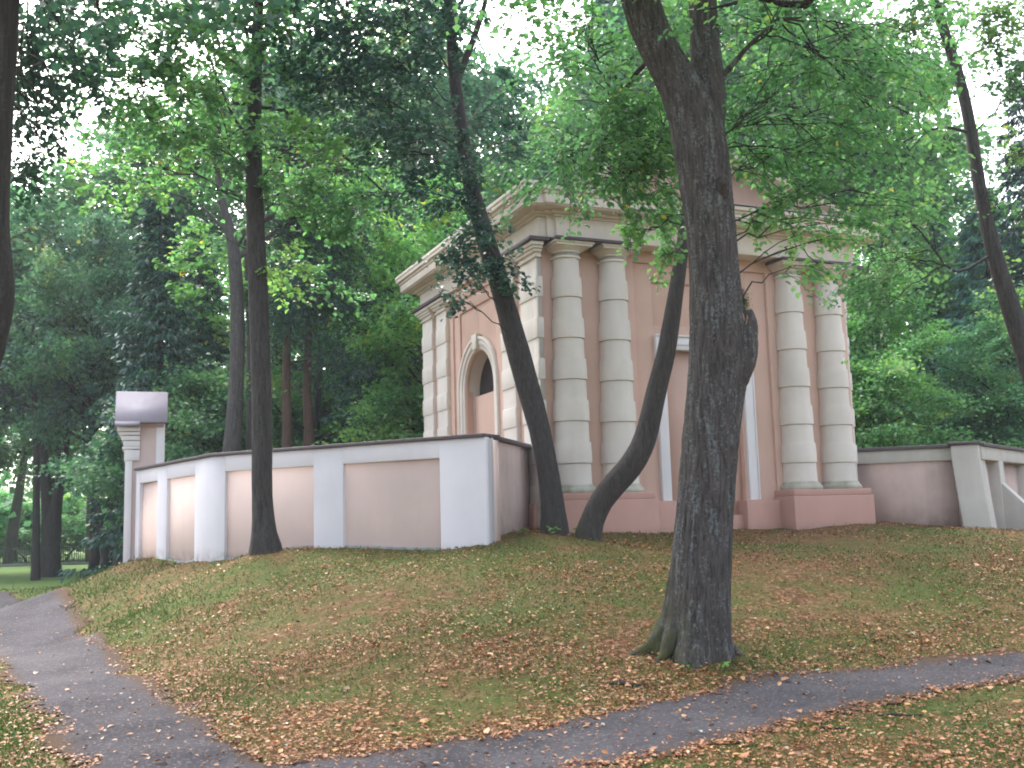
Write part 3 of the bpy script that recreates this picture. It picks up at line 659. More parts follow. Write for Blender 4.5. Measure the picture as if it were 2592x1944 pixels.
PROTO = {}
def proto(key, maker, barkm, leafm):
    tk, cr_ = maker; z = np.zeros(3)
    PROTO[key] = (tk, cr_, barkm, leafm, [None])
proto('broad_a', broad_proto(11, 14, 4.3, .22, .17, 300, 95, .24), 'bark_dark', 'leaf')
proto('broad_b', broad_proto(12, 14, 4.0, .12, .16, 300, 95, .20, .8, .5), 'bark_grey', 'leaf')
proto('broad_c', broad_proto(13, 14, 3.6, .46, .17, 270, 95, .22, .7), 'bark_dark', 'leaf')
proto('low', broad_proto(14, 6, 2.4, .06, .13, 190, 95, .08, .6, .5), 'bark_dark', 'leaf')
proto('spruce_a', spruce_proto(21, 16, 3.0, .05, .24), 'bark_dark', 'needle')
proto('spruce_b', spruce_proto(22, 16, 2.6, .10, .22, 140, .26, 190, .5), 'bark_dark', 'needle')
proto('pine', pine_proto(23, 16, .20), 'bark_pine', 'needle')
HREF = {'broad_a': 14, 'broad_b': 14, 'broad_c': 14, 'low': 6, 'spruce_a': 16, 'spruce_b': 16, 'pine': 16}
def plant(key, name, cat, label, x, Y, top, wide=1.0, col=(1, 1, 1), group='trees of the wood behind the walls', rot=None):
    """tree at view column x, distance Y, whose top reaches view row top"""
    P = at(x, top, Y); z0 = g1(P[0], P[1]); h = P[2] - z0; s = h / HREF[key]
    t = bpy.data.objects.new(name, None); COL.objects.link(t); t.location = (P[0], P[1], z0); sw = (s + 1) / 2 * wide if s < 1 else s * wide
    t.scale = (sw, sw, s); t.rotation_euler = (0, 0, rng.uniform(0, 6.28) if rot is None else rot); t['base'] = (0.0, 0.0, 0.0)
    tag(t, label, cat, group)
    tk, cr_, bm_, lm_, cache = PROTO[key]
    if cache[0] is None:
        a = tk.build('trunk', M[bm_], t, smooth=True); b = cr_.build('crown', M[lm_], t, attr=True); cache[0] = (a.data, b.data)
    else:
        a = bpy.data.objects.new('trunk', cache[0][0]); b = bpy.data.objects.new('crown', cache[0][1])
        for o in (a, b): COL.objects.link(o); o.parent = t
    b.color = (*col, 1)
    return t

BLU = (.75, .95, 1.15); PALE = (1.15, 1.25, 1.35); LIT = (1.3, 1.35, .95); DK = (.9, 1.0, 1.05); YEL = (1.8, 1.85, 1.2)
S_, T_ = 'spruce_tree', 'broadleaf_tree'
plant('spruce_a', S_, 'tree', 'dark spruce rising directly behind the gate pillar roof', 352, 29, 400, .9, DK)
plant('broad_c', T_, 'tree', 'dark tree between the gate pillar and the left edge trees', 225, 38, 480, .8, DK)
plant('broad_c', T_, 'tree', 'bluish tree at the far left edge of the wood, behind the near dark trunk', 10, 44, 430, 1.0, BLU)
plant('broad_a', T_, 'tree', 'tree with orange tinged leaves left of the dark spruces', 130, 47, 400, .9, (1.15, 1.05, .9))
plant('broad_c', T_, 'tree', 'tall pale tree showing over the two dark spruces', 290, 46, 300, 1.1, PALE)
plant('spruce_b', S_, 'tree', 'dark spruce just left of the grey forked tree', 425, 33, 470, .9, (.7, .75, .8))
plant('broad_b', T_, 'tree', 'bright green tree filling the gap right of the straight front trunk', 690, 35, 310, 1.1, LIT)
plant('spruce_b', S_, 'tree', 'grey green conifer standing left of the chapel wall', 800, 30, 400, .85, PALE)
plant('spruce_a', S_, 'tree', 'dark conifer tight against the left side of the chapel', 880, 33, 480, .8, (1.0, 1.05, 1.1))
plant('broad_c', T_, 'tree', 'yellow green tree peeping over the chapel left eave', 950, 29, 400, .8, YEL)
plant('broad_a', T_, 'tree', 'tall tree far behind the straight front trunk', 600, 47, 60, 1.1, (.95, 1, 1))
plant('broad_b', T_, 'tree', 'tall pale tree far back under the small sky gap', 790, 50, 350, 1.1, PALE)
plant('broad_c', T_, 'tree', 'tall tree far back above the chapel left eave', 890, 46, 40, 1.0, (1, 1.05, 1))
plant('pine', 'pine_tree', 'tree', 'reddish pine trunk right beside the straight front trunk', 613, 27, 230, .9, (1, 1, 1))
plant('pine', 'pine_tree', 'tree', 'reddish pine trunk midway between front trunk and conifers', 660, 27.5, 260, .9, (1, 1, 1))
plant('broad_b', T_, 'tree', 'pale tree behind the chapel below the largest sky opening', 1060, 43, 150, 1.0, PALE)
plant('broad_a', T_, 'tree', 'light green tree behind the chapel roof left of the forked trunk', 1240, 37, 210, 1.0, LIT)
plant('spruce_a', S_, 'tree', 'tall conifer tinted pale for mist behind the chapel roof', 1310, 46, -90, 1.1, (1.7, 1.8, 2.0))  # mist put into the crown colour by a pale bluish tint
plant('broad_c', T_, 'tree', 'tall tree straight behind the forked trunk', 1450, 44, -60, 1.1, (1, 1.05, 1))
plant('broad_b', T_, 'tree', 'tall tree behind the chapel roof right of the forked trunk', 1690, 44, -20, 1.0, (1.1, 1.1, 1))
plant('broad_a', T_, 'tree', 'light tree behind the right end of the chapel cornice', 1850, 42, 30, .9, LIT)
plant('broad_b', T_, 'tree', 'brightest tree right beside the chapel right corner', 1880, 29, 560, .8, YEL, rot=.5)
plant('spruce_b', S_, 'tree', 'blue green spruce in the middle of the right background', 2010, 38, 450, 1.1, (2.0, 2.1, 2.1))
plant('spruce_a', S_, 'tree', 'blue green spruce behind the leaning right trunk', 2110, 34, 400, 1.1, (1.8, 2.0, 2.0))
plant('spruce_b', S_, 'tree', 'tall dark spruce at the right edge', 2215, 32, 120, 1.0, (.8, .85, .95))
plant('broad_c', T_, 'tree', 'mid green tree over the right corner pier', 2170, 30, 640, .8, (1.1, 1.25, 1.2))
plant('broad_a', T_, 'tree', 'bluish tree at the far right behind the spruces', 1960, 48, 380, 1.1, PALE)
for x, Y, top, k_, lab in ((-190, 40, 380, 'broad_a', 'broad tree beyond the left edge of the view'), (-420, 46, 300, 'broad_b', 'tall tree farther out beyond the left edge'), (-650, 40, 350, 'broad_a', 'outermost tree beyond the left edge'), (2420, 34, 250, 'broad_a', 'broad tree beyond the right edge of the view'), (2650, 38, 300, 'broad_b', 'outermost tree beyond the right edge')):
    plant(k_, T_, 'tree', lab, x, Y, top, 1.0)
for i, (x, Y, top, c, lab) in enumerate([
    (395, 31, 800, DK, 'dark bush just right of the gate pillar'),
    (440, 28, 820, (.9, .95, .9), 'bush over the curved end of the white wall'), (560, 38, 860, (.8, .9, .9), 'bush behind the straight front trunk above the wall'), (640, 44, 860, (1, 1.1, 1), 'bush between the two pine trunks'),
    (720, 38, 860, (.8, .9, .9), 'dark bush above the pink panels right of the pines'), (825, 38, 850, (.9, 1, .9), 'bush touching the chapel left corner'), (893, 28, 850, LIT, 'bright leafed bush low against the chapel left corner'),
    (1880, 27, 790, LIT, 'bright bush low beside the chapel right corner'), (1980, 31, 890, (1.1, 1.2, 1.2), 'bush above the middle of the right wall'), (2070, 30, 890, (1, 1.1, 1.1), 'bush above the grey corner pier'), (2190, 30, 850, (.9, 1, 1), 'bush at the right edge above the receding wall')]):
    plant('low', 'leafy_bush', 'bush', lab, x, Y, top, 1.0, c, group='bushes under the trees')

# distant wood: one uncountable mass of trees closing the view
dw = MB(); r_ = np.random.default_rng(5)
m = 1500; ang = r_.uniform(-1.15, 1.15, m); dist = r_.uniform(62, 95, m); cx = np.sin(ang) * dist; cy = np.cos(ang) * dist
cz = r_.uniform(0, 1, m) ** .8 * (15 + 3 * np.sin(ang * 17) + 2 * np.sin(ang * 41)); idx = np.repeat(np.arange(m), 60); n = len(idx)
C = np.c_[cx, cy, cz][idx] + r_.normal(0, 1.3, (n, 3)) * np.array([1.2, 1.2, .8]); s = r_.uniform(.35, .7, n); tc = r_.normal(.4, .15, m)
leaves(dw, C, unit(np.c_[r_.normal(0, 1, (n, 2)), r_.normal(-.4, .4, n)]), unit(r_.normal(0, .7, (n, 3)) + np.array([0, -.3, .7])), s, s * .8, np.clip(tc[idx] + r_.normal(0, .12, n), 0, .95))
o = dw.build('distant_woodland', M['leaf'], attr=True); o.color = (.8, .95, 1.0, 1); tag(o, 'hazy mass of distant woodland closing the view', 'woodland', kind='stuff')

# ---- front trees, each with its own trunk and leaf sprays
def smooth_path(P, R_, k):
    P = np.asarray(P, float); R_ = np.asarray(R_, float); L_ = np.concatenate([[0], np.cumsum(np.linalg.norm(np.diff(P, axis=0), axis=1))]); t = np.linspace(0, L_[-1], k)
    Q = np.stack([np.interp(t, L_, P[:, i]) for i in range(3)], -1); rr_ = np.interp(t, L_, R_)
    for _ in range(max(1, k // 14)):
        Q[1:-1] = (Q[:-2] + 2 * Q[1:-1] + Q[2:]) / 4; rr_[1:-1] = (rr_[:-2] + 2 * rr_[1:-1] + rr_[2:]) / 4
    return Q, rr_
def px_path(pts, k):                                 # pts: (x, y, width, Y) read off the photograph
    P = [at(x, y, Y) for x, y, w, Y in pts]; R_ = [w / 2 * Y / FPX * 2592 / 2212 for x, y, w, Y in pts]
    return smooth_path(P, R_, k)
def sprays(cr_, tw, blobs, leaf, r_, trunkpts, per=22, hexa=True, limb=True, tmean=.45):
    for (x, y, Y, rx, rz, ntw) in blobs:
        c = at(x, y, Y); tcl = r_.normal(tmean, .13)
        src = trunkpts[np.argmin(((trunkpts - c - np.array([0, 0, -.6])) ** 2).sum(1))]
        lp = curve(src, c, r_, 8, .06, .10)
        if limb: tw.sweep(lp, np.linspace(.012, .005, 8), 5)
        for j in range(ntw):
            d = r_.normal(0, 1, 3); d /= np.linalg.norm(d); rr_ = r_.random() ** .45
            p = c + d * rr_ * np.array([rx, rx * .9, rz]); src2 = lp[r_.integers(3, 8)] if r_.random() < .5 else c + (p - c) * .35
            out = unit(p - lp[0] + r_.normal(0, .5, 3)); ln = r_.uniform(.35, .75)
            q_ = p + out * ln; q_[2] -= ln * r_.uniform(.15, .6); tp = curve(p, q_, r_, 4, .06, .1)
            tw.sweep(np.concatenate([curve(src2, p, r_, 4, .03, .08)[:-1], tp]), np.linspace(.008, .0025, 7), 3)
            m = per; t = r_.uniform(0, 1, m); C = tp[0] + (tp[-1] - tp[0]) * t[:, None] + r_.normal(0, .05, (m, 3)); C[:, 2] -= .02
            sdv = np.cross(tp[-1] - tp[0], [0, 0, 1]); sdv /= np.linalg.norm(sdv) + 1e-6
            D = unit(unit(tp[-1] - tp[0]) * .5 + sdv * r_.choice([-1, 1], m)[:, None] * .9 + np.c_[r_.normal(0, .3, (m, 2)), r_.normal(-.35, .3, m)])
            Nn = unit(r_.normal(0, .38, (m, 3)) + np.array([0, 0, 1.0])); s = leaf * r_.uniform(.65, 1.25, m)
            leaves(cr_, C, D, Nn, s, s * .82, np.clip(tcl + r_.normal(0, .13, m), 0, .92) + (r_.random(m) < .006) * .5, hexa)
def overhead(cr_, tw, c, rad, n, leaf, r_, tmean=.45):  # the part of a crown above the frame
    a = r_.normal(0, 1, (n, 3)); a = a / np.linalg.norm(a, axis=1)[:, None] * (r_.random(n) ** .4)[:, None]; Cc = c + a * np.array(rad)
    idx = np.repeat(np.arange(n), 60); m = len(idx); C = Cc[idx] + r_.normal(0, .34, (m, 3)) * np.array([1, 1, .5])
    s = leaf * r_.uniform(.7, 1.3, m)
    leaves(cr_, C, unit(np.c_[r_.normal(0, 1, (m, 2)), r_.normal(-.4, .4, m)]), unit(r_.normal(0, .45, (m, 3)) + np.array([0, 0, 1.0])), s, s * .8, np.clip(r_.normal(tmean, .13, n)[idx] + r_.normal(0, .1, m), 0, .97))
    for k in range(0, n, 6): tw.sweep(curve(c + np.array([0, 0, -rad[2] * .8]), Cc[k], r_, 5, .05, .12), np.linspace(.05, .01, 5), 4)

def front_tree(name, label, barkm, leafm, stems, base, seed, blobs, leaf, over=None, flare_h=.7, flare=.55, rough=.05, n=22, per=22, color=(1, 1, 1), tmean=.45, cat='tree', group=None):
    r_ = np.random.default_rng(seed)
    z0 = g1(base[0], base[1]); t = thing(name, label, cat, (base[0], base[1], z0), group=group)
    tk = MB(); allp = []
    for i, (pts, k) in enumerate(stems):
        P, R_ = px_path(pts, k)
        if i == 0:
            P[0] = [P[0][0], P[0][1], z0 - .25]
            fl_ = flare * np.exp(-np.maximum(0, P[:, 2] - z0) / flare_h * 2.6)
            tk.sweep(P, R_, n, rough, fl_, seed, .055 if n > 40 else .018)
        else: tk.sweep(P, R_, max(8, n // 2) if i < 2 else 8, rough, None, seed + i)
        allp.append(P)
    to = tk.build('trunk', M[barkm], t, smooth=True)
    cr_ = MB(); tw = MB(); sprays(cr_, tw, blobs, leaf, r_, np.concatenate(allp), per, tmean=tmean)
    if over: 
        for (c, rad, nn) in over: overhead(cr_, tw, np.array(c), rad, nn, leaf * 1.35, r_, tmean)
    if tw.n: tw.build('branches', M['bark_dark'], t, smooth=True)
    if cr_.n:
        co = cr_.build('crown', M[leafm], t, attr=True); co.color = (*color, 1)
    return t

# the big forked linden in front of the chapel door
YB = 10.35
bb_ = at(1498, 1420, YB)
big_blobs = [(1680, 60, 10.2, 1.0, .6, 20), (1770, 130, 10.6, 1.0, .55, 24), (1880, 90, 11, .9, .5, 20), (1660, 220, 10.4, .6, .4, 13), (1760, 250, 10.8, .8, .4, 22), (1880, 230, 11.2, .8, .4, 15), (1610, 250, 11.2, .5, .35, 11), (1630, 320, 11.4, .45, .3, 10), (1690, 330, 10.8, .6, .35, 15), (1800, 340, 11.4, .7, .35, 15), (1720, 430, 11, .55, .28, 13), (1660, 470, 10.6, .25, .2, 6), (1790, 480, 11.4, .45, .28, 10), (1730, 530, 11, .3, .2, 6), (1710, 575, 11, .2, .15, 3),
    (1880, 420, 11.4, .5, .4, 9), (1960, 330, 11.8, .6, .4, 7), (1960, 130, 11.4, .8, .5, 11),
    (1270, 110, 11.4, .7, .5, 22), (1330, 220, 11.6, .6, .4, 23), (1230, 40, 11.4, .6, .3, 13), (1400, 310, 11.8, .55, .35, 32), (1340, 270, 11.8, .6, .35, 28), (1420, 220, 11.8, .4, .35, 17), (1290, 310, 11.8, .7, .3, 32), (1210, 350, 12, .6, .22, 17), (1330, 380, 12, .6, .2, 23), (1420, 410, 12, .3, .15, 10), (1390, 500, 12, .25, .1, 5), (1450, 470, 12, .15, .2, 5), (1440, 550, 12, .1, .14, 4), (1440, 90, 11.4, .4, .5, 13)]
big = front_tree('linden_tree', 'stout forked linden with lichen patched bark and broken stub before the blind door', 'bark_big', 'leaf',
    [([(1496, 1440, 150, YB), (1500, 1400, 140, YB), (1508, 1330, 132, YB), (1515, 1240, 126, YB), (1523, 1120, 118, YB), (1532, 1000, 117, YB), (1540, 900, 118, YB), (1552, 800, 124, YB), (1553, 720, 125, YB), (1545, 640, 110, YB), (1540, 560, 104, YB), (1532, 470, 106, YB), (1522, 390, 112, YB), (1512, 310, 118, YB), (1495, 240, 108, YB), (1460, 170, 88, YB), (1425, 110, 84, YB), (1398, 50, 86, YB), (1375, -30, 84, YB), (1340, -160, 78, YB - .2), (1290, -420, 60, YB - .5)], 150),
     ([(1525, 330, 70, YB + .02), (1530, 250, 76, YB + .03), (1530, 180, 74, YB + .05), (1523, 100, 66, YB + .08), (1518, 0, 64, YB + .1), (1510, -160, 56, YB + .2), (1540, -420, 40, YB + .4)], 40),
     ([(1556, 170, 14, YB), (1590, 130, 13, YB - .1), (1625, 90, 9, YB - .2), (1680, 40, 6, YB - .3)], 12),
     ([(1425, 110, 14, YB + .2), (1380, 150, 11, YB + .9), (1330, 220, 9, YB + 1.4), (1260, 320, 5, YB + 1.8)], 12)],
    bb_[:2], 31, big_blobs, .072, [((1.0, 9.2, 8.4), (3.4, 3.0, 1.6), 120), ((3.2, 10.2, 7.8), (2.2, 2.2, 1.1), 40)], 0.8, .34, .035, 132, 28, (1.45, 1.45, 1.2), .52)
for (x0, y0, pts) in ((-.16, -.10, [(-.30, -.22), (-.42, -.30)]), (-.20, .0, [(-.42, -.04), (-.72, -.06)]), (.20, -.02, [(.34, -.08), (.50, -.10)])):
    P = [(bb_[0] + x0, bb_[1] + y0, g1(bb_[0] + x0, bb_[1] + y0) + .30)] + [(bb_[0] + a, bb_[1] + b, g1(bb_[0] + a, bb_[1] + b) + h) for (a, b), h in zip(pts, (.05, -.06))]
    Pq, Rq = smooth_path(P, [.11, .06, .025], 16); MB().sweep(Pq, Rq, 14, .08, seed=5).build('root', M['bark_big'], big, smooth=True)
# broken stub with moss on it
st = MB(); P, R_ = px_path([(1565, 860, 60, YB - .02), (1590, 800, 70, YB - .05), (1606, 745, 66, YB - .06), (1618, 700, 44, YB - .06), (1612, 672, 28, YB - .05)], 20)
st.sweep(P, R_, 22, .10, None, 3); so_ = st.build('broken_stub', M['bark_big'], big, smooth=True)
wd = MB(); r_ = np.random.default_rng(3)
for k in range(12):
    p = at(1604 + r_.uniform(-9, 12), 690 + r_.uniform(-8, 14), YB - .17); wd.sweep([p, p + np.array([r_.normal(0, .012), r_.normal(0, .01), r_.uniform(.03, .09)])], [.008, .002], 5)
wd.build('splinter', M['wood'], so_)
ms = MB(); p0 = at(1604, 655, YB - .08)
C = p0 + r_.normal(0, 1, (700, 3)) * np.array([.035, .04, .05]); leaves(ms, C, unit(r_.normal(0, 1, (700, 3)) + np.array([0, 0, .4])), unit(r_.normal(0, 1, (700, 3))), .02, .009, np.clip(r_.normal(.5, .2, 700), 0, 1))
mo = ms.build('moss', M['grass'], so_, attr=True); tag(mo, kind='stuff'); mo.color = (.8, .8, .4, 1)
kn = MB(); P, R_ = px_path([(1560, 425, 30, YB - .15), (1562, 405, 36, YB - .22), (1563, 388, 30, YB - .28), (1563, 380, 18, YB - .30)], 8); kn.sweep(P, R_, 14, .1); kn.build('knot', M['bark_big'], big, smooth=True)

YA = 16.6
tA = at(1199, 1150, YA)
A_blobs = [(690, 60, 15.6, 1.2, .8, 34), (780, 130, 15.8, 1.1, .7, 34), (880, 70, 16, 1.1, .7, 34), (900, 180, 16, .9, .6, 30), (820, 240, 16, .9, .5, 27), (730, 200, 15.6, .7, .4, 18), (930, 280, 16.2, .7, .4, 18), (860, 320, 16.2, .7, .35, 18), (960, 40, 16.4, .7, .6, 19), (965, 140, 16.6, .5, .4, 11),
    (1050, 240, 17.5, .6, .5, 14), (1100, 180, 18, .5, .35, 8), (1070, 310, 17.4, .6, .35, 11), (960, 380, 16, .6, .3, 11), (1150, 330, 18, .8, .3, 11), (900, 400, 16.2, .5, .25, 10),
    (1010, 380, 16.3, .28, .3, 8), (1000, 450, 16.2, .3, .25, 10), (1045, 500, 16.2, .3, .28, 11), (1010, 560, 16, .33, .25, 10), (1065, 590, 16.2, .32, .22, 11), (1010, 610, 16, .25, .18, 6), (1000, 650, 15.9, .12, .1, 3), (1110, 620, 16.1, .12, .12, 3)]
front_tree('leaning_tree', 'slender grey trunk leaning left from the wall corner, leafy sprigs on its upper stem', 'bark_smooth', 'leaf_dark',
    [([(1199, 1160, 60, YA), (1197, 1130, 54, YA), (1190, 1050, 47, YA), (1178, 990, 45, YA), (1168, 930, 46, YA), (1152, 880, 48, YA), (1130, 800, 51, YA), (1115, 745, 50, YA), (1095, 670, 44, YA), (1072, 590, 44, YA), (1050, 520, 42, YA), (1030, 450, 38, YA), (1012, 380, 34, YA), (1001, 310, 32, YA), (992, 250, 31, YA), (984, 190, 30, YA), (978, 110, 26, YA), (970, 30, 22, YA), (955, -120, 16, YA), (950, -250, 9, YA)], 60),
     ([(984, 180, 18, YA), (1005, 130, 16, YA), (1025, 80, 14, YA), (1045, 20, 12, YA), (1060, -60, 9, YA)], 14)],
    tA[:2], 41, A_blobs, .09, [((-2.6, 16.2, 11.6), (3.6, 2.6, 1.4), 70)], .5, .18, .045, 22, 28, (.95, 1, 1.05), .45)

YC = 16.3
tB = at(1270, 1160, YC)
front_tree('crooked_tree', 'crooked mossy trunk bending right in front of the second column', 'bark_moss', 'leaf_dark',
    [([(1266, 1172, 58, YC), (1272, 1140, 50, YC), (1288, 1095, 50, YC), (1318, 1050, 54, YC), (1362, 1012, 54, YC), (1388, 970, 52, YC), (1402, 920, 47, YC), (1415, 850, 44, YC), (1436, 780, 41, YC), (1450, 700, 38, YC), (1462, 620, 32, YC), (1474, 540, 28, YC), (1482, 460, 25, YC), (1490, 360, 23, YC), (1500, 200, 20, YC), (1510, 40, 16, YC), (1515, -120, 10, YC)], 60)],
    tB[:2], 42, [(1560, 60, 16.5, .9, .6, 16), (1600, 180, 16.8, .8, .5, 14), (1500, 130, 16.8, .6, .6, 12), (1640, 290, 17, .6, .4, 10), (1420, 90, 17, .7, .5, 12), (1520, 270, 17, .5, .4, 8)], .10, [((3.2, 16.3, 11.5), (2.4, 2.0, 1.2), 60)], .4, .22, .05, 22, 22, (1, 1, 1), .5)

YL = 16.4
tL = at(572, 1190, YL)
L_blobs = [(560, 60, 15.8, .9, .7, 28), (470, 60, 15.4, 1.0, .7, 30), (370, 80, 15.2, 1.0, .6, 30), (280, 30, 15, .9, .5, 24), (310, 170, 15.2, .9, .5, 28), (420, 180, 15.6, .9, .5, 26), (230, 120, 15.2, .7, .4, 18), (480, 300, 16, .9, .45, 24), (380, 280, 15.6, .8, .4, 21), (200, 200, 15.4, .5, .3, 9), (300, 250, 15.6, .6, .3, 12), (620, 160, 15.8, .8, .6, 21), (640, 310, 16.2, .9, .5, 28), (720, 370, 16.6, .8, .45, 24), (600, 420, 16.4, .7, .4, 18), (680, 460, 16.8, .7, .4, 18), (760, 430, 17, .5, .35, 12), (820, 400, 17.2, .4, .3, 9), (480, 400, 16.2, .6, .4, 12), (600, 560, 16.6, .5, .35, 10), (680, 600, 17, .5, .35, 9), (330, 360, 16, .5, .3, 9), (150, 60, 15, .5, .4, 10), (450, 500, 16.6, .5, .35, 7)]
front_tree('maple_tree', 'straight dark trunk with bright maple leaves standing before the middle of the white wall', 'bark', 'leaf',
    [([(573, 1205, 66, YL), (572, 1180, 56, YL), (567, 1120, 46, YL), (565, 1040, 44, YL), (567, 900, 44, YL), (563, 760, 43, YL), (558, 620, 42, YL), (552, 500, 39, YL), (548, 380, 37, YL), (547, 290, 35, YL), (550, 200, 31, YL), (553, 100, 26, YL), (560, 0, 22, YL), (565, -150, 15, YL), (570, -260, 8, YL)], 60),
     ([(546, 190, 16, YL), (520, 150, 14, YL - .1), (470, 110, 11, YL - .3), (420, 82, 9, YL - .5), (350, 45, 7, YL - .8), (290, 10, 5, YL - 1)], 16),
     ([(545, 225, 9, YL), (480, 222, 7, YL - .2), (400, 205, 5, YL - .4), (310, 210, 4, YL - .6)], 10),
     ([(560, 232, 9, YL), (620, 236, 8, YL), (680, 292, 7, YL + .1), (760, 350, 6, YL + .3), (840, 425, 4, YL + .5)], 14),
     ([(545, 310, 10, YL), (500, 250, 7, YL), (462, 150, 5, YL), (430, 60, 4, YL)], 10)],
    tL[:2], 43, L_blobs, .095, [((-4.4, 16, 11.7), (4.0, 3.0, 1.5), 80)], .45, .35, .05, 24, 28, (1.2, 1.25, 1.0), .52)

YR = 14.5
R0 = at(2300, 1130, YR)
R_blobs = [(2190, 60, 14.6, .6, .5, 21), (2150, 160, 15, .35, .3, 9), (2205, 190, 14.4, .5, .5, 21), (2215, 320, 14.4, .4, .4, 16), (2100, 30, 14.5, .5, .3, 12), (1960, 60, 14, .7, .4, 15), (1900, 470, 14.6, .6, .4, 16), (1960, 560, 14.8, .5, .4, 15), (1880, 560, 14.8, .5, .35, 12), (1920, 660, 15, .4, .3, 9), (2010, 470, 14.6, .4, .35, 9), (2210, 460, 14.5, .3, .3, 9), (2030, 230, 14.4, .3, .3, 4), (2150, 440, 14.6, .25, .2, 6), (2180, 620, 14.8, .25, .3, 6)]
front_tree('bowed_tree', 'dark bowed trunk rising from the right edge over the right boundary wall', 'bark', 'leaf',
    [([(2300, 1150, 52, YR), (2290, 1040, 48, YR), (2262, 920, 44, YR), (2235, 830, 42, YR), (2208, 740, 41, YR), (2175, 640, 38, YR), (2148, 550, 33, YR), (2128, 470, 29, YR), (2113, 390, 27, YR), (2102, 310, 26, YR), (2086, 220, 25, YR), (2065, 140, 24, YR), (2040, 70, 23, YR), (2018, 0, 21, YR), (1980, -130, 16, YR), (1950, -250, 10, YR)], 50),
     ([(2104, 290, 8, YR), (2040, 270, 6, YR - .1), (1960, 300, 5, YR - .2), (1900, 340, 3, YR - .2)], 10),
     ([(2150, 545, 7, YR), (2060, 600, 6, YR), (1990, 500, 5, YR), (1930, 440, 4, YR)], 10)],
    R0[:2], 44, R_blobs, .08, [((8.0, 14.5, 10.3), (3.0, 2.6, 1.4), 55)], .5, .3, .05, 20, 22, (1.1, 1.05, .9), .55)

YN = 7.5
N0 = at(-190, 1560, YN)
N_blobs = [(60, 60, 11.5, .7, .5, 26), (130, 160, 12, .6, .4, 22), (50, 250, 11.5, .45, .35, 16), (120, 20, 12, .6, .4, 18), (190, 60, 12.5, .5, .3, 12), (45, 390, 12, .3, .25, 8), (90, 330, 12, .35, .25, 9), (70, 130, 12, .6, .4, 18)]
front_tree('edge_tree', 'dark knobbly trunk cut by the left edge of the view, close to the camera', 'bark_dark', 'leaf_dark',
    [([(-190, 1600, 130, YN), (-170, 1400, 110, YN), (-120, 1100, 94, YN), (-75, 900, 88, YN), (-46, 780, 84, YN), (-24, 690, 90, YN), (-8, 640, 92, YN), (-14, 590, 84, YN), (-22, 520, 74, YN), (-18, 400, 74, YN), (-10, 250, 74, YN), (-1, 100, 74, YN), (4, 0, 72, YN), (8, -150, 68, YN), (20, -420, 52, YN)], 60)],
    N0[:2], 45, N_blobs, .075, [((-3.2, 7.4, 7.0), (2.6, 2.4, 1.1), 90)], .5, .3, .06, 24, 22, (1, 1, 1), .4)

# the grey forked tree behind the wall and the dark stems on the left
YF = 26
front_tree('forked_tree', 'grey forked tree rising behind the white wall left of the straight front trunk', 'bark_grey', 'leaf',
    [([(498, 1000, 42, YF), (505, 930, 36, YF), (511, 830, 32, YF), (514, 720, 31, YF), (511, 620, 30, YF), (505, 540, 29, YF), (498, 500, 24, YF), (486, 460, 17, YF), (472, 400, 14, YF), (466, 340, 13, YF), (470, 280, 11, YF), (480, 235, 8, YF)], 40),
     ([(505, 540, 20, YF), (522, 500, 18, YF), (560, 478, 16, YF), (600, 460, 14, YF), (640, 430, 11, YF), (690, 380, 8, YF), (730, 330, 5, YF)], 20),
     ([(508, 560, 16, YF), (530, 545, 13, YF), (562, 520, 12, YF), (590, 505, 10, YF)], 10),
     ([(505, 520, 8, YF), (470, 480, 7, YF), (420, 430, 6, YF), (340, 410, 5, YF), (250, 385, 3, YF)], 14),
     ([(495, 470, 7, YF), (450, 400, 6, YF), (390, 345, 5, YF), (300, 310, 3, YF)], 14)],
    at(498, 1000, YF)[:2], 46, [(470, 260, 26, 1.6, .9, 34), (600, 300, 26.5, 1.6, .9, 34), (700, 360, 26.5, 1.6, .9, 34), (380, 330, 26, 1.5, .7, 26), (280, 400, 26, 1.3, .6, 18), (650, 480, 26.5, 1.4, .8, 26), (440, 620, 26.5, 1.2, .8, 16), (620, 640, 26.5, 1.2, .9, 16), (740, 480, 27, 1.2, .8, 18), (740, 600, 27, 1.0, .7, 12)], .16, None, .5, .2, .05, 14, 24, (1.45, 1.4, .9), .55)
front_tree('bare_stem', 'thin grey stem close beside the grey forked tree', 'bark_grey', 'leaf', [([(540, 1000, 20, 27), (541, 860, 17, 27), (540, 740, 16, 27), (537, 640, 13, 27), (530, 520, 9, 27)], 20)], at(540, 1000, 27)[:2], 47, [(530, 520, 27, .9, .7, 10)], .14, None, .3, .15, .04, 10)
YD = 40
front_tree('twin_stem_tree', 'dark tree with two stems forking low on the left lawn', 'bark_dark', 'leaf_dark',
    [([(106, 1240, 50, YD), (108, 1200, 42, YD), (112, 1140, 38, YD), (120, 1090, 25, YD), (132, 1030, 20, YD), (142, 950, 18, YD), (150, 800, 15, YD), (150, 650, 10, YD)], 24),
     ([(108, 1180, 34, YD), (103, 1100, 28, YD), (97, 1030, 22, YD), (93, 940, 20, YD), (88, 800, 15, YD), (80, 650, 8, YD)], 20)],
    at(106, 1236, YD)[:2], 48, [(90, 830, 40, 1.8, 1.0, 34), (150, 800, 40, 1.8, 1.0, 34), (60, 740, 40, 1.8, 1.1, 30), (180, 720, 40, 1.8, 1.1, 30), (120, 680, 40, 2, 1.2, 34), (40, 880, 40, 1.3, .6, 14), (200, 880, 40, 1.3, .6, 14)], .22, None, .5, .25, .05, 12, 26, (1.0, 1.12, 1.2))
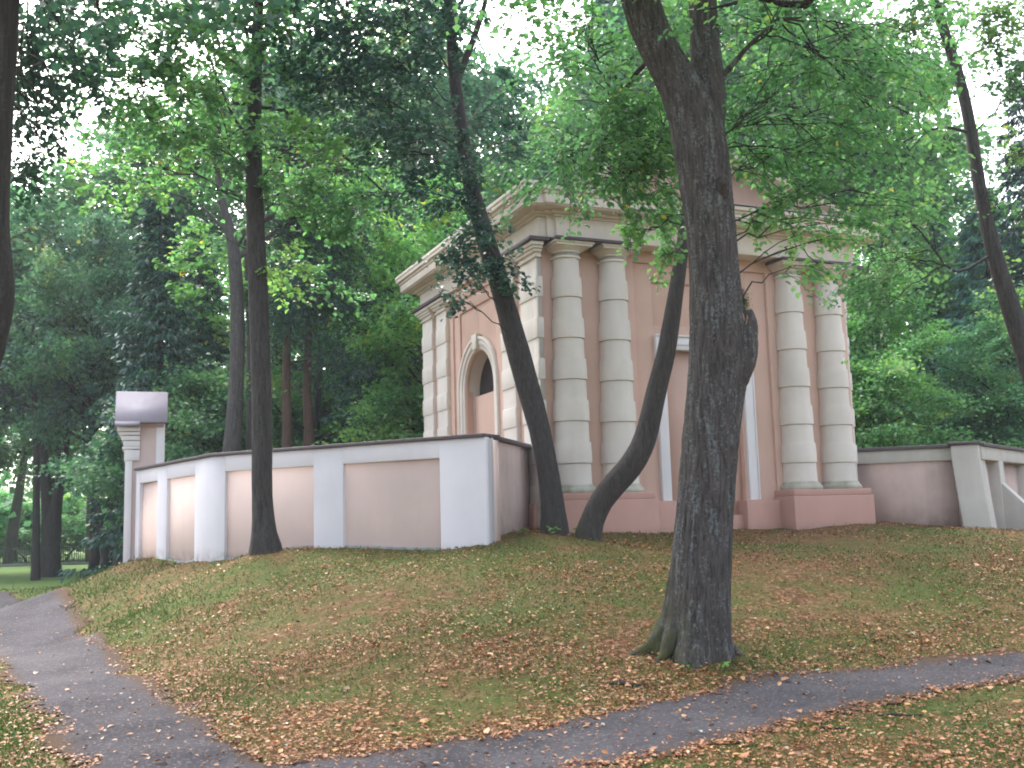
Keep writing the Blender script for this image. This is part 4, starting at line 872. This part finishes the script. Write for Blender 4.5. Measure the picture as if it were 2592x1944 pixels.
front_tree('slim_stem', 'slim dark trunk just left of the twin stemmed tree on the lawn', 'bark_dark', 'leaf_dark', [([(77, 1248, 20, 37), (78, 1150, 16, 37), (79, 1000, 14, 37), (76, 880, 12, 37), (70, 700, 8, 37)], 20)], at(77, 1246, 37)[:2], 49, [(70, 780, 37, 1.5, .9, 24), (20, 830, 37, 1.4, .8, 20)], .2, None, .4, .2, .04, 10, 26, (1.0, 1.1, 1.15))
for i, (pts, Y, lab) in enumerate([
    ([(229, 1225, 20), (226, 1180, 17), (214, 1110, 13), (198, 1030, 12), (186, 960, 11), (170, 820, 8)], 38, 'dark stem leaning left beside the gate pillar'),
    ([(236, 1225, 18), (238, 1150, 16), (240, 1050, 14), (243, 940, 12), (245, 800, 9)], 38.4, 'upright dark stem touching the left leaning one'),
    ([(256, 1225, 24), (256, 1150, 21), (254, 1050, 19), (250, 930, 17), (246, 780, 12)], 37.5, 'thickest dark stem just left of the gate pillar'),
    ([(276, 1225, 16), (276, 1130, 14), (270, 1060, 13), (258, 980, 12), (246, 900, 9)], 36.8, 'dark stem partly hidden by the gate pillar'),
    ([(780, 1000, 12), (779, 920, 11), (772, 850, 10), (768, 760, 8)], 31.5, 'dark slim stem over the wall below the grey green conifer'),
    ([(856, 1000, 11), (853, 920, 10), (846, 850, 9), (842, 760, 7)], 32.5, 'brown slim stem over the wall near the chapel corner')]):
    front_tree('thin_tree', lab, 'bark_dark', 'leaf_dark', [([(x, y, w, Y) for x, y, w in pts], 18)], at(pts[0][0], pts[0][1], Y)[:2], 60 + i, [(pts[-1][0], pts[-1][1] - 20, Y, 1.7, 1.0, 26)], .2, None, .3, .2, .04, 10, 24, (1.0, 1.12, 1.15), group='thin stems in the shade of the wood')
for i, (pts, Y, lab) in enumerate([
    ([(22, 1186, 28), (30, 1130, 22), (42, 1060, 18), (56, 960, 14), (70, 860, 9)], 58, 'greyish trunk leaning right beyond the iron fence'),
    ([(200, 1172, 26), (198, 1120, 24), (200, 1040, 20), (205, 920, 15), (210, 800, 9)], 60, 'reddish grey trunk upright beyond the iron fence')]):
    front_tree('park_tree', lab, 'bark_grey' if i == 0 else 'bark_pine', 'leaf', [([(x, y, w, Y) for x, y, w in pts], 16)], at(pts[0][0], pts[0][1], Y)[:2], 80 + i, [(pts[-1][0], pts[-1][1], Y, 2.6, 1.6, 26), (pts[-1][0] - 40, pts[-1][1] + 60, Y, 2.0, 1.0, 16)], .3, None, .5, .2, .04, 10, 26, (1.2, 1.35, 1.4), group='trees beyond the iron fence')
# bushes beyond the fence, brightness of the clearing put into their pale tints
for x, Y, top, c, lab in ((60, 63, 1090, (2.2, 2.2, 2.0), 'pale tinted bush beyond the left part of the iron fence'), (150, 66, 1070, (2.4, 2.1, 1.6), 'straw coloured bush beyond the iron fence'), (-30, 62, 1060, (1.8, 2.0, 2.0), 'bush beyond the iron fence at the left edge'), (240, 64, 1090, (2.0, 2.1, 1.9), 'pale bush behind the grey gate post')):
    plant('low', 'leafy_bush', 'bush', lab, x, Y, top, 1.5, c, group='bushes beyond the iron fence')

# iron fence beyond the lawn
fa, fb = at(-60, 1203, 55), at(290, 1200, 55)
fz = g1(fa[0], fa[1]); fn = thing('iron_fence', 'low dark iron railing on a kerb beyond the lawn at left', 'fence', (fa[0], fa[1], fz))
m_ = MB()
for z in (.18, .92): m_.box(fa[0], fb[0], 54.98, 55.02, fz + z, fz + z + .04)
m_.build('rail', M['iron'], fn)
m_ = MB(); m_.box(fa[0], fb[0] - 2.2, 54.85, 55.15, fz - .1, fz + .14); m_.build('kerb', M['foot'], fn)
for x in np.arange(fa[0], fb[0], .115):
    m_ = MB().box(x, x + .028, 54.985, 55.015, fz + .1, fz + 1.0); m_.build('picket', M['iron'], fn)
for x, lab in ((214, 'squat grey gate post at the end of the iron railing'), (237, 'squat grey post half hidden by dark stems')):
    p = at(x, 1180, 54); z = g1(p[0], p[1]); t = thing('gate_post', lab, 'post', (p[0], p[1], z), group='posts of the iron fence')
    MB().box(p[0] - .33, p[0] + .33, 53.8, 54.4, z - .1, z + 1.05).build('shaft', M['post'], t, bevel=.03); MB().box(p[0] - .38, p[0] + .38, 53.75, 54.45, z + 1.05, z + 1.16).build('cap', M['post'], t, bevel=.03)

# ------------------------------------------------------------------ fallen leaves, grass, seedlings, twigs
r_ = np.random.default_rng(99)
def scatter(n, y0, y1, p=1.0):
    u = r_.random(n); Y_ = y0 * (y1 / y0) ** (u ** p); X_ = r_.uniform(-.78, .74, n) * (Y_ + 2.5); return X_, Y_
def inside(x, y):                                    # within the walls or the chapel
    k = (y > 15.83 - (x + .44) * .533 - .12) & (x < -.44) & (x > -5.45)
    k |= (x <= -5.45) & (y > 18.5 - (x + 5.45) * 1.36 - .15) & (x > -8.4)
    du = (x - BX) * U_[0] + (y - BY) * U_[1]; dv = (x - BX) * V_[0] + (y - BY) * V_[1]
    k |= (dv > -.42) & (du > -.5) & (du < 6.4); k |= (x > -.44) & (x < .5) & (y > 15.83 + (x + .44) * 3.6)
    k |= (du >= 6.4) & (dv > .5 - (du - 6.4) * 1.05); return k
x, y = scatter(620000, 5.2, 22)
lump = np.sin(x * 1.3 + 2 * np.sin(y * .7)) + np.sin(y * 1.9 + 1.5 * np.sin(x * .9)) + .6 * np.sin(3.1 * x - 2.2 * y)
pd = path_d(x, y) + wob(x, y); left = np.clip((-x - 2.5 - (y - 12) * .25) / 3, 0, 1); near_ = (x > -1.5) & (y < 7.3 + .62 * x)
keep = (r_.random(len(x)) < np.where(pd < -.15, .03, np.where(pd < .25, .36, np.clip(.25 + .12 * lump, .05, 1))) * (1 - .75 * left) * np.where(near_ & (pd > .1), .42, 1)) & ~inside(x, y)
x, y = x[keep], y[keep]; n = len(x)
C = np.c_[x, y, gh(x, y) + r_.uniform(.012, .035, n)]; s = r_.gamma(2.2, .0060, n) + .007
lm = MB(); leaves(lm, C, np.c_[r_.normal(0, 1, (n, 2)), r_.normal(0, .18, n)], np.c_[r_.normal(0, .2, (n, 2)), np.ones(n)], s * 1.25, s, np.clip(r_.beta(2.2, 2.0, n) * .92 + (r_.random(n) < .05) * .25, 0, 1), True, .14)
tag(lm.build('fallen_leaves', M['litter'], attr=True), 'brown, orange and pale fallen leaves strewn over the turf', 'fallen leaves', kind='stuff')
x, y = scatter(330000, 5.2, 30)
lump = np.sin(x * 1.1 - 1.5 * np.sin(y * .8)) + np.sin(y * 1.4 + 1.2 * np.sin(x * 1.2)); left = np.clip((-x - 3 - (y - 12) * .25) / 3, 0, 1)
keep = (path_d(x, y) + wob(x, y) > r_.uniform(-.05, .15, len(x))) & ~inside(x, y) & (r_.random(len(x)) < np.clip(.45 + .25 * lump + .5 * left, .05, 1))
x, y = x[keep], y[keep]; n = len(x); left = left[keep]
C = np.c_[x, y, gh(x, y)]; hgt = r_.gamma(4, .007, n) * (1 + 1.2 * left * (y > 14)) + .010
gm_ = MB(); leaves(gm_, C, np.c_[r_.normal(0, .6, (n, 2)), np.ones(n) * .8], r_.normal(0, 1, (n, 3)) * np.array([1, 1, .1]), hgt, .009 + .004 * left + y * .0003, np.clip(r_.normal(.5, .22, n) - .15 * left, 0, 1), False, .1)
tag(gm_.build('grass', M['grass'], attr=True), 'short thin grass and moss between the fallen leaves', 'grass', kind='stuff')

def seedling(label, x, y, n, size, cat='seedling'):
    z = g1(x, y); t = thing('seedling', label, cat, (x, y, z), group='green seedlings')
    rr_ = np.random.default_rng(int(abs(x) * 997 + y * 131))
    for k in range(n):
        a = rr_.uniform(0, 6.28); d = np.array([math.cos(a), math.sin(a), 0]); b = np.array([x, y, z]) + d * rr_.uniform(0, size * .9); e = b + np.array([0, 0, size * rr_.uniform(.5, 1.5)]) + d * size * .5
        so = MB().sweep([b, e], [.003, .0015], 4).build('stem', M['grass'], t)
        for w in range(2):
            lv = MB(); dd = d + rr_.normal(0, .5, 3) * np.array([1, 1, .3]); leaves(lv, e[None], dd[None], np.array([[0, 0, 1.0]]) + rr_.normal(0, .3, (1, 3)), size * .7, size * .55, rr_.uniform(0, 1, 1), True)
            lv.build('leaf', M['sprig'], so, attr=True)
for (px, py, Y, n, s, lab) in ((1525, 1400, 10.0, 2, .09, 'large leafed seedling against the foot of the forked linden'), (1560, 1436, 9.75, 5, .06, 'clump of yellow green seedlings right of the mossy root'), (1475, 1430, 9.8, 3, .06, 'small seedling on the mossy root of the linden'), (1425, 1434, 9.8, 2, .05, 'tiny seedling left of the mossy root'),
    (1235, 1118, 16.5, 6, .12, 'weeds between the two leaning trunks'), (1185, 1165, 16.1, 6, .10, 'weeds at the foot of the slender leaning trunk'), (1120, 1140, 16.3, 5, .09, 'weeds along the foot of the return wall'), (355, 1200, 19.8, 6, .10, 'weeds at the foot of the wall near the gate pillar')):
    p = at(px, py, Y); seedling(lab, p[0], p[1], n, s)
def twig(label, pts, w):
    P = np.array([(a, b, g1(a, b) + .02) for a, b in pts]); t = MB().sweep(P, [w * .5, w, w * .8, w * .3][:len(P)], 6, .2); o = t.build('fallen_twig', M['bark_dark'], origin=P[0], smooth=True); tag(o, label, 'twig', 'fallen twigs')
for (a, b, c, d, Y, w, lab) in ((1315, 1458, 1400, 1455, 9.4, .02, 'dark twig lying left of the linden root'), (1900, 1590, 1990, 1580, 8.0, .01, 'thin twig on the grass at lower right'), (1760, 1600, 1840, 1570, 7.6, .01, 'thin twig beside the path at lower right')):
    p0, p1 = at(a, b, Y), at(c, d, Y)
    q0 = p0[:2]; q1 = p1[:2]; twig(lab, [tuple(q0), tuple(q0 + (q1 - q0) * .35 + np.array([0, .04])), tuple(q0 + (q1 - q0) * .7 - np.array([0, .02])), tuple(q1)], w)

# ------------------------------------------------------------------ thin damp air between the trees
hm = bpy.data.materials.new('thin_haze'); hm.use_nodes = True; hn = hm.node_tree.nodes; hn.remove(hn['Principled BSDF'])
pv = hn.new('ShaderNodeVolumePrincipled'); pv.inputs['Color'].default_value = (.90, .95, 1, 1); pv.inputs['Density'].default_value = .0009
hm.node_tree.links.new(pv.outputs[0], hn['Material Output'].inputs['Volume'])
hz_ = MB().box(-130, 130, -30, 130, -1.4, 24).build('haze', hm); tag(hz_, 'thin pale haze in the wood', 'haze', kind='stuff')
